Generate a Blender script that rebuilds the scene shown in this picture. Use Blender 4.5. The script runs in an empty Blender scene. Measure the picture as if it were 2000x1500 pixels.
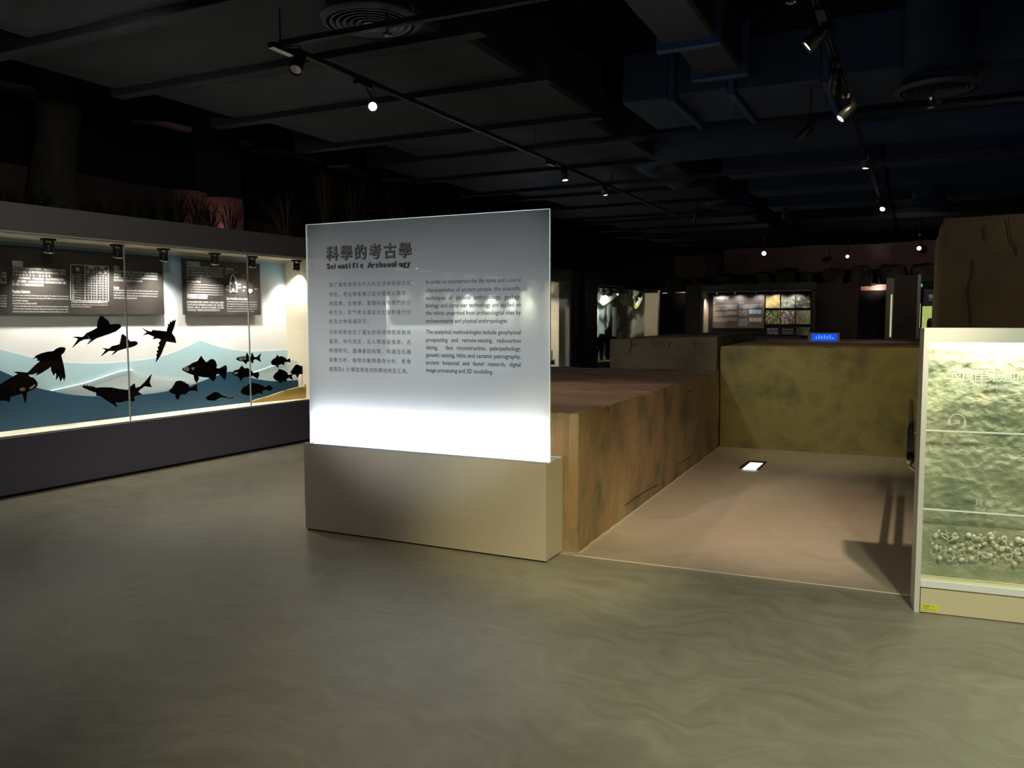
import bpy, bmesh, random
from math import sin, cos, tan, radians, pi, atan2, sqrt
from mathutils import Vector, Matrix, noise
random.seed(7)
SC = bpy.context.scene
COL = SC.collection

# ------------------------------------------------------------------ camera
CH = 1.55
F = 1600.0
YAW, PIT, ROL = radians(26.03), radians(4.553), radians(-0.135)
fw = Vector((-sin(YAW)*cos(PIT), cos(YAW)*cos(PIT), -sin(PIT)))
r0 = Vector((cos(YAW), sin(YAW), 0)); u0 = r0.cross(fw)
RT = cos(ROL)*r0 + sin(ROL)*u0; UP = -sin(ROL)*r0 + cos(ROL)*u0
CP = Vector((0, 0, CH))
cam = bpy.data.cameras.new('camera'); camo = bpy.data.objects.new('camera', cam); COL.objects.link(camo)
cam.sensor_width = 36; cam.lens = F/2000*36; cam.clip_end = 200
m = Matrix((RT, UP, -fw)).transposed().to_4x4(); m.translation = CP; camo.matrix_world = m
SC.camera = camo
# ------------------------------------------------------------------ world, exposure
W = bpy.data.worlds.new('hall_dark'); SC.world = W; W.use_nodes = True
W.node_tree.nodes['Background'].inputs[0].default_value = (0.35, 0.5, 1, 1)
W.node_tree.nodes['Background'].inputs[1].default_value = 0.004
SC.view_settings.view_transform = 'Standard'; SC.view_settings.look = 'None'
SC.view_settings.gamma = 1; SC.view_settings.use_curve_mapping = False
SC.view_settings.exposure = 0.0

def ray(u, v): return fw + RT*((u-1000)/F) - UP*((v-750)/F)
def atz(u, v, z): d = ray(u, v); return CP + d*((z-CH)/d.z)
def atY(u, v, Y): d = ray(u, v); return CP + d*(Y/d.y)
def atX(u, v, X): d = ray(u, v); return CP + d*(X/d.x)

def aim(o, tgt):
    o.rotation_euler = (Vector(tgt)-o.location).to_track_quat('-Z', 'Y').to_euler()
def spot(loc, tgt, power, color, angle, blend=0.5, size=0.03):
    l = bpy.data.lights.new('lamp', 'SPOT'); l.energy = power; l.color = color
    l.spot_size = radians(angle); l.spot_blend = blend; l.shadow_soft_size = size
    o = bpy.data.objects.new('lamp', l); COL.objects.link(o); o.location = loc; aim(o, tgt); return o
def area(loc, tgt, sx, sy, power, color, spread=180, xaxis=None):
    l = bpy.data.lights.new('lamp', 'AREA'); l.shape = 'RECTANGLE'; l.size = sx; l.size_y = sy
    l.energy = power; l.color = color; l.spread = radians(spread)
    o = bpy.data.objects.new('lamp', l); COL.objects.link(o); o.location = loc
    d = (Vector(tgt)-Vector(loc)).normalized(); z = -d
    x = Vector(xaxis) if xaxis else Vector((0, 0, 1)).cross(z); x = (x - z*x.dot(z)).normalized(); y = z.cross(x)
    mm = Matrix((x, y, z)).transposed().to_4x4(); mm.translation = Vector(loc); o.matrix_world = mm; return o

# frames of reference of the things seen
VA = radians(-2.686); VD = Vector((-sin(VA), cos(VA), 0)); VN = Vector((-cos(VA), -sin(VA), 0))   # along the showcase wall; into the wall
VO = Vector((-7.243, 0, 0))
def vit(u, v, dep=0):
    d = ray(u, v); return CP + d*(((VO-CP).dot(VN)+dep)/d.dot(VN))
def vs(u, v=632, dep=0): return (vit(u, v, dep)-VO).dot(VD)
def vp(s, dep, z): return VO + VD*s + VN*dep + Vector((0, 0, z))
CA = radians(5.12); CX = Vector((cos(CA), sin(CA), 0)); CN = Vector((-sin(CA), cos(CA), 0)); CO = Vector((0.054, 4.726, 0))
def cas(u, v, dep=0):
    d = ray(u, v); return CP + d*(((CO-CP).dot(CN)+dep)/d.dot(CN))
def cp(s, dep, z): return CO + CX*s + CN*dep + Vector((0, 0, z))
PY = 4.677; PXL = -3.984; PXR = -2.046; PH = 0.641; GZ = 2.237
def pan(u, v, dep=0.10): return atY(u, v, PY+dep)

# ------------------------------------------------------------------ lights of the hall (ceiling spots, several added without fixtures, and unseen fills)
WARM = (1.0, 0.84, 0.66); COOL = (0.86, 0.93, 1.0); GREEN = (0.95, 1.0, 0.72)
TL = Vector((0.551, 3.557, 3.30))
spot(TL, (-1.0, 6.5, 0), 520, (1.0, 0.82, 0.60), 40, 0.9, 0.035)            # trench floor
spot((-0.6, 6.8, 3.2), (-0.75, 9.95, 0.75), 250, (1.0, 0.88, 0.50), 50, 0.9, 0.3)       # trench end wall
spot((-0.55, 5.3, 3.15), (-1.95, 7.0, 0.4), 95, (1.0, 0.80, 0.48), 75, 0.9)     # side of the long earth block
spot((-3.7, 6.6, 3.2), (-2.7, 6.4, 0.93), 95, (1.0, 0.72, 0.55), 70, 0.9)       # top of the long block
spot((-2.4, 7.6, 3.2), (-2.6, 9.8, 1.1), 12, (1.0, 0.82, 0.5), 60, 0.9)        # dark block behind it
spot((1.3, 0.9, 3.2), (-1.9, 4.7, 0.35), 950, (1.0, 0.89, 0.46), 19, 0.8, 0.10)  # added spot, its cone edge brightens only the panel base's right half
spot((0.9, 1.6, 3.25), (0.35, 4.1, 0), 340, (0.93, 1.0, 0.74), 66, 0.55, 0.1)  # added spot, strengthens the shell case's light spill on the floor
spot((1.3, 1.4, 3.2), (0.9, 4.7, 0.5), 150, (1.0, 0.98, 0.75), 50, 0.9, 0.1)      # added to brighten the front of the shell case
spot((-1.3, 0.7, 3.25), (-0.7, 2.9, 0), 235, (1, .92, .72), 75, 0.95, 0.1)
spot((-3.0, 1.5, 3.2), (-3.0, 4.77, 1.72), 470, (0.90, 0.97, 1.0), 40, 0.5, 0.08)    # panel glass
spot((-5.2, 5.2, 3.2), (-5.2, 6.2, 0), 170, (1.0, 0.88, 0.72), 95, 0.9, 0.1)
spot((-3.7, 3.0, 3.2), (-7.0, 6.0, 1.0), 110, (1.0, 0.93, 0.85), 95, 0.9, 0.1)        # added to lift the fascia and plinth of the long showcase
spot((-3.9, 2.6, 3.2), (-3.3, 3.8, 0), 75, (1.0, .90, .78), 90, .95, .1)  # added to brighten the floor at the left
spot((0.0, 11.5, 3.2), (-0.8, 12.2, 1.23), 40, (1, .8, .7), 60, 0.9)
spot((2.3, 5.2, 3.3), (1.2, 8.6, 1.8), 38, (1, .86, .6), 80, 0.9)
for p_, q_, w_ in (((-3.2, -2.8, .5), (-4, 5, 3.6), 6.5), ((4.2, -2.8, .5), (1, 6, 3.8), 14), ((-5.0, 10.5, 2.75), (-1, 12, 3.7), 1.5), ((3.0, 11, 1.2), (0, 13, 3.8), 3.5)):
    area(p_, q_, 1.2, .4, w_, (.45, .62, 1.0), 180)  # unseen bluish area lamps, added to lift the dark ceiling and ducts

# ------------------------------------------------------------------ materials
def mat(name, col, rough=0.6, metal=0.0, col2=None, scale=4.0, bump=0.0, bscale=40.0, stretch=None, spec=None, emis=None, es=0, detail=5, contrast=(0.35, 0.65)):
    M = bpy.data.materials.new(name); M.use_nodes = True; nt = M.node_tree; b = nt.nodes['Principled BSDF']
    b.inputs['Base Color'].default_value = (*col, 1); b.inputs['Roughness'].default_value = rough; b.inputs['Metallic'].default_value = metal
    if spec is not None: b.inputs['Specular IOR Level'].default_value = spec
    if emis: b.inputs['Emission Color'].default_value = (*emis, 1); b.inputs['Emission Strength'].default_value = es
    if col2 or bump:
        tc = nt.nodes.new('ShaderNodeTexCoord'); src = tc.outputs['Object']
        if stretch:
            mp = nt.nodes.new('ShaderNodeMapping'); mp.inputs['Scale'].default_value = stretch; nt.links.new(src, mp.inputs[0]); src = mp.outputs[0]
    if col2:
        n = nt.nodes.new('ShaderNodeTexNoise'); n.inputs['Scale'].default_value = scale; n.inputs['Detail'].default_value = detail; nt.links.new(src, n.inputs[0])
        r = nt.nodes.new('ShaderNodeValToRGB'); r.color_ramp.elements[0].position, r.color_ramp.elements[1].position = contrast
        r.color_ramp.elements[0].color = (*col, 1); r.color_ramp.elements[1].color = (*col2, 1)
        nt.links.new(n.outputs['Fac'], r.inputs[0]); nt.links.new(r.outputs[0], b.inputs['Base Color'])
    if bump:
        n2 = nt.nodes.new('ShaderNodeTexNoise'); n2.inputs['Scale'].default_value = bscale; n2.inputs['Detail'].default_value = 6; nt.links.new(src, n2.inputs[0])
        bp = nt.nodes.new('ShaderNodeBump'); bp.inputs['Strength'].default_value = bump; bp.inputs['Distance'].default_value = 0.02
        nt.links.new(n2.outputs['Fac'], bp.inputs['Height']); nt.links.new(bp.outputs[0], b.inputs['Normal'])
    return M
def emit(name, col, s):
    M = bpy.data.materials.new(name); M.use_nodes = True; nt = M.node_tree; nt.nodes.clear()
    e = nt.nodes.new('ShaderNodeEmission'); e.inputs[0].default_value = (*col, 1); e.inputs[1].default_value = s
    o = nt.nodes.new('ShaderNodeOutputMaterial'); nt.links.new(e.outputs[0], o.inputs[0]); return M
def glassm(name, tint=(0.94, 0.97, 0.95), refl=0.022):
    M = bpy.data.materials.new(name); M.use_nodes = True; nt = M.node_tree; nt.nodes.clear(); N = nt.nodes.new
    t = N('ShaderNodeBsdfTransparent'); t.inputs[0].default_value = (*tint, 1); g = N('ShaderNodeBsdfGlossy'); g.inputs['Roughness'].default_value = 0.02
    lw = N('ShaderNodeLayerWeight'); lw.inputs[0].default_value = 0.12; mt = N('ShaderNodeMath'); mt.operation = 'MULTIPLY_ADD'; mt.inputs[1].default_value = 0.55; mt.inputs[2].default_value = refl
    x = N('ShaderNodeMixShader'); o = N('ShaderNodeOutputMaterial')
    nt.links.new(lw.outputs['Fresnel'], mt.inputs[0]); nt.links.new(mt.outputs[0], x.inputs[0]); nt.links.new(t.outputs[0], x.inputs[1]); nt.links.new(g.outputs[0], x.inputs[2]); nt.links.new(x.outputs[0], o.inputs[0]); return M
M_glass = glassm('clear_glass')
M_edge = mat('glass_edge', (0.75, 0.85, 0.85), 0.3, emis=None)
M_black = mat('black_paint', (0.008, 0.008, 0.009), 0.45)
M_lampblack = mat('black_lamp_housing', (0.012, 0.012, 0.013), 0.3)
M_chrome = mat('chrome', (0.8, 0.8, 0.8), 0.12, 1.0)
M_alu = mat('aluminium_rim', (0.62, 0.63, 0.62), 0.35, 0.6)
M_slab = mat('ceiling_slab', (0.006, 0.008, 0.014), 0.9, col2=(0.010, 0.013, 0.02), scale=2)
M_duct = mat('grey_painted_duct', (0.009, 0.011, 0.018), 0.8, col2=(0.015, 0.017, 0.025), scale=2.5, bump=0.25, bscale=6, contrast=(.3, .7))
M_ductband = mat('dark_flange', (0.006, 0.007, 0.012), 0.8)
M_blue = mat('navy_painted_duct', (0.016, 0.034, 0.075), 0.75, col2=(0.024, 0.048, 0.10), scale=3, bump=0.25, bscale=7, contrast=(.3, .7))
M_navy = mat('navy_flange', (0.03, 0.07, 0.17), 0.5)
M_track = mat('dark_track', (0.03, 0.03, 0.035), 0.5)
M_base = mat('taupe_laminate', (0.37, 0.325, 0.25), 0.42, col2=(0.385, 0.34, 0.265), scale=60, contrast=(.3, .7))
M_vbase = mat('charcoal_plinth', (0.095, 0.093, 0.13), 0.5)
M_fascia = mat('grey_fascia', (0.15, 0.147, 0.14), 0.6)
M_cream = mat('cream_lining', (0.78, 0.68, 0.52), 0.6)
M_inner = mat('putty_soffit', (0.52, 0.50, 0.40), 0.6)
M_beige = mat('beige_panel', (0.62, 0.54, 0.42), 0.6)
M_board = mat('dark_brown_print', (0.035, 0.03, 0.028), 0.35, col2=(0.05, 0.04, 0.035), scale=3)
M_white = mat('white_lettering', (0.85, 0.84, 0.80), 0.6)
M_blet = mat('pale_grey_lettering', (0.42, 0.41, 0.39), 0.7)
M_grey_t = mat('grey_lettering', (0.5, 0.48, 0.46), 0.6)
M_ink = mat('dark_lettering', (0.03, 0.03, 0.035), 0.5)
M_title = mat('brown_raised_lettering', (0.05, 0.042, 0.038), 0.7, spec=.2)
M_fish = mat('black_cutout', (0.0022, 0.0022, 0.0026), 0.9, spec=0.0)
M_bone = mat('tan_bone', (0.5, 0.38, 0.26), 0.6, col2=(0.25, 0.17, 0.1), scale=40)
M_w1 = mat('pale_blue_wave', (0.42, 0.60, 0.66), 0.6, col2=(0.50, 0.66, 0.70), scale=1.5)
M_w2 = mat('teal_wave', (0.009, 0.058, 0.115), 0.6, col2=(0.012, 0.068, 0.13), scale=1.5)
M_sand = mat('sand_cutout', (0.50, 0.33, 0.10), 0.6)
M_acr_e = mat('acrylic_edge', (0.9, 0.95, 0.95), 0.25, emis=(0.8, 0.95, 1), es=0.5)  # bright rim is emission put into the material, no lamp there
M_yel = mat('yellow_sticker', (0.75, 0.68, 0.05), 0.5)
M_leaf = mat('dark_leaf', (0.02, 0.018, 0.01), 0.7)
M_straw = mat('dry_grass', (0.10, 0.07, 0.03), 0.7)
M_bark = mat('dark_bark', (0.04, 0.035, 0.02), 0.9, col2=(0.02, 0.018, 0.01), scale=6, bump=.6, bscale=15, stretch=(1, 1, .25))
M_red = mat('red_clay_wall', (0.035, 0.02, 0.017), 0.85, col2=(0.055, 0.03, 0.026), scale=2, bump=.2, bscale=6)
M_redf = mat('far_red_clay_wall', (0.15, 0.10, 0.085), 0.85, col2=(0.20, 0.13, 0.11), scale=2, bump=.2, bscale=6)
M_redp = mat('pink_lit_clay_wall', (0.12, 0.06, 0.055), 0.85, col2=(0.16, 0.08, 0.07), scale=2, bump=.2, bscale=6)  # lighter copy of the red clay, pink light put into its colour
M_darkwall = mat('dark_brown_partition', (0.04, 0.028, 0.018), 0.8, col2=(0.06, 0.045, 0.028), scale=3)
M_wallb = mat('black_wall', (0.006, 0.006, 0.007), 0.9)
M_olive = mat('olive_post', (0.16, 0.18, 0.10), 0.5)
M_lilac = mat('pale_lilac_panel', (0.30, 0.27, 0.34), 0.8)
M_lens = emit('lit_lens', (1, 0.97, 0.92), 14)
M_lens2 = emit('dim_lens', (1, 0.95, 0.85), 3.0)

def acrylic():
    M = bpy.data.materials.new('clear_acrylic'); M.use_nodes = True; nt = M.node_tree; nt.nodes.clear(); N = nt.nodes.new
    t = N('ShaderNodeBsdfTransparent'); d = N('ShaderNodeBsdfDiffuse'); d.inputs[0].default_value = (0.75, 0.78, 0.78, 1)
    x = N('ShaderNodeMixShader'); x.inputs[0].default_value = 0.42; o = N('ShaderNodeOutputMaterial')
    nt.links.new(t.outputs[0], x.inputs[1]); nt.links.new(d.outputs[0], x.inputs[2]); nt.links.new(x.outputs[0], o.inputs[0]); return M
M_acr = acrylic()

def frost():
    M = bpy.data.materials.new('graded_frosted_film'); M.use_nodes = True; nt = M.node_tree; nt.nodes.clear(); N = nt.nodes.new
    tc = N('ShaderNodeTexCoord'); sp = N('ShaderNodeSeparateXYZ'); nt.links.new(tc.outputs['Object'], sp.inputs[0])
    mr = N('ShaderNodeMapRange'); mr.inputs['From Min'].default_value = PH; mr.inputs['From Max'].default_value = GZ
    nt.links.new(sp.outputs['Z'], mr.inputs['Value'])
    r = N('ShaderNodeValToRGB'); e = r.color_ramp.elements
    e[0].position = 0.0; e[0].color = (1, 1, 1, 1); e[1].position = 1.0; e[1].color = (.13, .13, .13, 1)
    for p, c in ((.28, .97), (.42, .84), (.60, .58), (.80, .30)):
        k = e.new(p); k.color = (c, c, c, 1)
    nt.links.new(mr.outputs[0], r.inputs[0])
    t = N('ShaderNodeBsdfTransparent'); d = N('ShaderNodeBsdfDiffuse'); d.inputs[0].default_value = (0.72, 0.74, 0.75, 1)
    tl = N('ShaderNodeBsdfTranslucent'); tl.inputs[0].default_value = (0.72, 0.76, 0.78, 1)
    a = N('ShaderNodeMixShader'); a.inputs[0].default_value = 0.35; x = N('ShaderNodeMixShader'); o = N('ShaderNodeOutputMaterial')
    nt.links.new(d.outputs[0], a.inputs[1]); nt.links.new(tl.outputs[0], a.inputs[2])
    nt.links.new(r.outputs[0], x.inputs[0]); nt.links.new(t.outputs[0], x.inputs[1]); nt.links.new(a.outputs[0], x.inputs[2]); nt.links.new(x.outputs[0], o.inputs[0]); return M
M_frost = frost()

def floor_mat(name, c1, c2, rough, sw=1.0):
    M = bpy.data.materials.new(name); M.use_nodes = True; nt = M.node_tree; N = nt.nodes.new; L = nt.links.new; b = nt.nodes['Principled BSDF']
    tc = N('ShaderNodeTexCoord')
    n0 = N('ShaderNodeTexNoise'); n0.inputs['Scale'].default_value = 1.5; n0.inputs['Detail'].default_value = 2; L(tc.outputs['Object'], n0.inputs[0])
    # trowel arcs: noise-warped coordinates, stretched noise
    sub = N('ShaderNodeVectorMath'); sub.operation = 'MULTIPLY_ADD'; sub.inputs[1].default_value = (1.3, 1.3, 1.3); L(n0.outputs['Color'], sub.inputs[0]); L(tc.outputs['Object'], sub.inputs[2])
    mp = N('ShaderNodeMapping'); mp.inputs['Scale'].default_value = (0.9, 3.0, 1); mp.inputs['Rotation'].default_value = (0, 0, 0.35); L(sub.outputs[0], mp.inputs[0])
    n1 = N('ShaderNodeTexNoise'); n1.inputs['Scale'].default_value = 3.4; n1.inputs['Detail'].default_value = 8; n1.inputs['Roughness'].default_value = 0.62; L(mp.outputs[0], n1.inputs[0])
    r = N('ShaderNodeValToRGB'); r.color_ramp.elements[0].position = .32; r.color_ramp.elements[1].position = .68
    r.color_ramp.elements[0].color = (*c1, 1); r.color_ramp.elements[1].color = (*c2, 1); L(n1.outputs['Fac'], r.inputs[0]); L(r.outputs[0], b.inputs['Base Color'])
    rr = N('ShaderNodeMapRange'); rr.inputs['To Min'].default_value = rough-0.07; rr.inputs['To Max'].default_value = rough+0.10; L(n1.outputs['Fac'], rr.inputs['Value']); L(rr.outputs[0], b.inputs['Roughness'])
    w = N('ShaderNodeTexWave'); w.wave_type = 'RINGS'; w.inputs['Scale'].default_value = 2.2; w.inputs['Distortion'].default_value = 5; w.inputs['Detail'].default_value = 4; w.inputs['Detail Scale'].default_value = 2; L(sub.outputs[0], w.inputs[0])
    mx = N('ShaderNodeMath'); mx.operation = 'MULTIPLY_ADD'; mx.inputs[1].default_value = 0.05; L(w.outputs['Fac'], mx.inputs[0]); L(n1.outputs['Fac'], mx.inputs[2])
    w2 = N('ShaderNodeTexWave'); w2.wave_type = 'RINGS'; w2.inputs['Scale'].default_value = 9; w2.inputs['Distortion'].default_value = 9; w2.inputs['Detail'].default_value = 3; w2.inputs['Detail Scale'].default_value = 1.2; L(sub.outputs[0], w2.inputs[0])
    nm = N('ShaderNodeTexNoise'); nm.inputs['Scale'].default_value = 1.7; nm.inputs['Detail'].default_value = 3; L(tc.outputs['Object'], nm.inputs[0])
    rm = N('ShaderNodeMapRange'); rm.inputs['From Min'].default_value = .52; rm.inputs['From Max'].default_value = .68; L(nm.outputs['Fac'], rm.inputs['Value'])
    mm_ = N('ShaderNodeMath'); mm_.operation = 'MULTIPLY'; L(w2.outputs['Fac'], mm_.inputs[0]); L(rm.outputs[0], mm_.inputs[1])
    ma = N('ShaderNodeMath'); ma.operation = 'MULTIPLY_ADD'; ma.inputs[1].default_value = .30; L(mm_.outputs[0], ma.inputs[0]); L(mx.outputs[0], ma.inputs[2]); mx = ma
    bp = N('ShaderNodeBump'); bp.inputs['Strength'].default_value = 0.20*sw; bp.inputs['Distance'].default_value = 0.012; L(mx.outputs[0], bp.inputs['Height']); L(bp.outputs[0], b.inputs['Normal'])
    return M
M_floor = floor_mat('trowelled_cement_floor', (0.195, 0.178, 0.130), (0.270, 0.252, 0.195), 0.38)
M_floor2 = floor_mat('matt_tan_cement', (0.33, 0.265, 0.205), (0.38, 0.31, 0.24), 0.62, 0.4)

def earth(name, stops, scale, streak=(1, 1, 1), bump=0.5, bs=22):
    M = bpy.data.materials.new(name); M.use_nodes = True; nt = M.node_tree; N = nt.nodes.new; L = nt.links.new; b = nt.nodes['Principled BSDF']
    b.inputs['Roughness'].default_value = 0.8
    tc = N('ShaderNodeTexCoord'); mp = N('ShaderNodeMapping'); mp.inputs['Scale'].default_value = streak; L(tc.outputs['Object'], mp.inputs[0])
    n = N('ShaderNodeTexNoise'); n.inputs['Scale'].default_value = scale; n.inputs['Detail'].default_value = 7; n.inputs['Roughness'].default_value = .6; L(mp.outputs[0], n.inputs[0])
    r = N('ShaderNodeValToRGB'); e = r.color_ramp.elements
    e[0].position = stops[0][0]; e[0].color = (*stops[0][1], 1); e[1].position = stops[-1][0]; e[1].color = (*stops[-1][1], 1)
    for p, c in stops[1:-1]: k = e.new(p); k.color = (*c, 1)
    L(n.outputs['Fac'], r.inputs[0]); L(r.outputs[0], b.inputs['Base Color'])
    n2 = N('ShaderNodeTexNoise'); n2.inputs['Scale'].default_value = bs; n2.inputs['Detail'].default_value = 8; L(mp.outputs[0], n2.inputs[0])
    bp = N('ShaderNodeBump'); bp.inputs['Strength'].default_value = bump; bp.inputs['Distance'].default_value = 0.02; L(n2.outputs['Fac'], bp.inputs['Height']); L(bp.outputs[0], b.inputs['Normal'])
    return M
M_earthA = earth('streaked_ochre_earth', [(.30, (.07, .06, .034)), (.42, (.145, .11, .055)), (.50, (.22, .145, .068)), (.57, (.255, .145, .07)), (.68, (.25, .20, .09))], 2.4, (1.2, .9, .62), .6, 16)
M_earthB = earth('olive_earth', [(.32, (.09, .075, .034)), (.44, (.155, .13, .048)), (.54, (.20, .165, .052)), (.62, (.175, .13, .052)), (.72, (.155, .14, .05))], 2.2, (1, 1, 1), .4)
M_earthC = earth('brown_earth', [(.30, (.06, .045, .025)), (.5, (.10, .072, .04)), (.70, (.13, .10, .055))], 2.0, (1, 1, 1), .4)
M_earthT = earth('rust_earth_top', [(.30, (.08, .055, .035)), (.5, (.17, .11, .075)), (.70, (.22, .14, .10))], 1.4, (1, 2.2, 1), .3)
M_earthP = earth('brown_olive_pillar', [(.30, (.12, .09, .05)), (.5, (.17, .13, .07)), (.70, (.21, .17, .09))], 1.8, (1, 1, 1), .4)
M_prof = earth('pale_green_profile', [(.30, (.18, .19, .115)), (.46, (.30, .31, .20)), (.58, (.42, .39, .25)), (.72, (.30, .33, .24))], 4, (1, 1, 1.5), .55, 26)

# ------------------------------------------------------------------ mesh helpers
def new(name, bm, M, parent=None, smooth=False, **props):
    me = bpy.data.meshes.new(name); bm.normal_update(); bm.to_mesh(me); bm.free()
    if M: me.materials.append(M)
    if smooth:
        for p in me.polygons: p.use_smooth = True
    o = bpy.data.objects.new(name, me); COL.objects.link(o)
    if parent: o.parent = parent; o.matrix_parent_inverse = parent.matrix_world.inverted()
    for k, v in props.items(): o[k] = v
    return o
def thing(name, label, cat, loc, group=None):
    o = bpy.data.objects.new(name, None); o.empty_display_size = 0.1; COL.objects.link(o); o.location = loc
    o.matrix_world = Matrix.Translation(Vector(loc)); o['label'] = label; o['category'] = cat
    if group: o['group'] = group
    return o
def tag(o, label, cat, group=None):
    o['label'] = label; o['category'] = cat
    if group: o['group'] = group
    return o
def quadbox(bm, P8):
    vs_ = [bm.verts.new(p) for p in P8]
    for f in ((0, 1, 2, 3), (7, 6, 5, 4), (0, 4, 5, 1), (1, 5, 6, 2), (2, 6, 7, 3), (3, 7, 4, 0)): bm.faces.new([vs_[i] for i in f])
def boxf(bm, o, x, y, z, lo, hi):
    """box in a frame: origin o, axes x y z, from lo to hi"""
    P = lambda a, b, c: o + x*a + y*b + z*c
    quadbox(bm, [P(lo[0], lo[1], lo[2]), P(lo[0], hi[1], lo[2]), P(hi[0], hi[1], lo[2]), P(hi[0], lo[1], lo[2]),
                 P(lo[0], lo[1], hi[2]), P(lo[0], hi[1], hi[2]), P(hi[0], hi[1], hi[2]), P(hi[0], lo[1], hi[2])])
EX, EY, EZ, O0 = Vector((1, 0, 0)), Vector((0, 1, 0)), Vector((0, 0, 1)), Vector((0, 0, 0))
def bev(bm, w, seg=1):
    if w: bmesh.ops.bevel(bm, geom=list(bm.edges), offset=w, segments=seg, affect='EDGES', clamp_overlap=True)
def box(name, lo, hi, M, parent=None, bevel=0, fr=None, **pr):
    bm = bmesh.new(); o, x, y, z = fr or (O0, EX, EY, EZ); boxf(bm, o, x, y, z, lo, hi)
    bmesh.ops.recalc_face_normals(bm, faces=bm.faces); bev(bm, bevel); return new(name, bm, M, parent, **pr)
VF = (VO, VD, VN, EZ)            # showcase frame: s along, depth into the wall, height
CF = (CO, CX, CN, EZ)            # shell case frame
def tube(bm, pts, r, n=8, cap=True):
    pts = [Vector(p) for p in pts]; rings = []
    for i, p in enumerate(pts):
        a = pts[max(i-1, 0)]; b = pts[min(i+1, len(pts)-1)]; d = (b-a).normalized()
        s = d.orthogonal().normalized() if i == 0 else (px - d*px.dot(d)).normalized(); px = s; t = d.cross(s)
        rr = r[i] if isinstance(r, (list, tuple)) else r
        rings.append([bm.verts.new(p+(s*cos(2*pi*k/n)+t*sin(2*pi*k/n))*rr) for k in range(n)])
    for A, B in zip(rings, rings[1:]):
        for k in range(n): bm.faces.new((A[k], A[(k+1) % n], B[(k+1) % n], B[k]))
    if cap: bm.faces.new(rings[0][::-1]); bm.faces.new(rings[-1])
def lathe(bm, c, axis, prof, n=24):
    axis = axis.normalized(); s = axis.orthogonal().normalized(); t = axis.cross(s); rings = []
    for (r, h) in prof: rings.append([bm.verts.new(c+axis*h+(s*cos(2*pi*k/n)+t*sin(2*pi*k/n))*max(r, 1e-4)) for k in range(n)])
    for A, B in zip(rings, rings[1:]):
        for k in range(n): bm.faces.new((A[k], A[(k+1) % n], B[(k+1) % n], B[k]))
def plate(name, pts, nrm, th, M, parent=None, bevel=0, **pr):
    """flat cut-out: outline points in a plane, given a real thickness along nrm"""
    bm = bmesh.new(); n = Vector(nrm).normalized()
    a = [bm.verts.new(p) for p in pts]; f = bm.faces.new(a)
    ret = bmesh.ops.extrude_face_region(bm, geom=[f])
    bmesh.ops.translate(bm, verts=[v for v in ret['geom'] if isinstance(v, bmesh.types.BMVert)], vec=n*th)
    bmesh.ops.recalc_face_normals(bm, faces=bm.faces)
    bmesh.ops.triangulate(bm, faces=[f for f in bm.faces if len(f.verts) > 4]); return new(name, bm, M, parent, **pr)
def rough_box(name, lo, hi, M, fr=None, step=0.09, amp=0.02, parent=None, topM=None, freq=2.5, edge=0.02, ztop=None, **pr):
    """weathered block: every face gridded and pushed about by noise, worn edges"""
    o, x, y, z = fr or (O0, EX, EY, EZ); bm = bmesh.new(); dims = [hi[i]-lo[i] for i in range(3)]
    nn = [max(2, int(d/step)) for d in dims]; cache = {}
    def V(i, j, k):
        key = (i, j, k)
        if key not in cache:
            c = [lo[0]+dims[0]*i/nn[0], lo[1]+dims[1]*j/nn[1], lo[2]+dims[2]*k/nn[2]]
            if ztop: c[2] = lo[2]+(ztop(c[0], c[1])-lo[2])*k/nn[2]
            ends = sum(((i in (0, nn[0])), (j in (0, nn[1])), (k == nn[2])))
            cen = [(lo[q]+hi[q])/2 for q in range(3)]
            p = o+x*c[0]+y*c[1]+z*c[2]; q = p*freq
            dv = noise.noise_vector(q)*amp + noise.noise_vector(q*4.3)*amp*0.35
            if ends >= 2:
                e = edge*(0.6+0.8*abs(noise.noise(q*3)))
                for a, ax in ((0, x), (1, y), (2, z)):
                    if (a == 0 and i in (0, nn[0])) or (a == 1 and j in (0, nn[1])) or (a == 2 and k == nn[2]): p = p + ax*(e if c[a] < cen[a] else -e)
            if k == 0: dv.z = 0
            cache[key] = bm.verts.new(p+dv)
        return cache[key]
    def G(f, A, B):
        fs = []
        for a in range(A):
            for b in range(B): fs.append(bm.faces.new([f(a, b), f(a+1, b), f(a+1, b+1), f(a, b+1)]))
        return fs
    G(lambda a, b: V(a, 0, b), nn[0], nn[2]); G(lambda a, b: V(a, nn[1], b), nn[0], nn[2])
    G(lambda a, b: V(0, a, b), nn[1], nn[2]); G(lambda a, b: V(nn[0], a, b), nn[1], nn[2])
    top = G(lambda a, b: V(a, b, nn[2]), nn[0], nn[1])
    if topM:
        for f in top: f.material_index = 1
    bmesh.ops.recalc_face_normals(bm, faces=bm.faces)
    for e_ in bm.edges:
        if len(e_.link_faces) == 2 and e_.calc_face_angle() > .85: e_.smooth = False
    ob = new(name, bm, M, parent, smooth=True, **pr)
    if topM: ob.data.materials.append(topM)
    return ob
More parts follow.
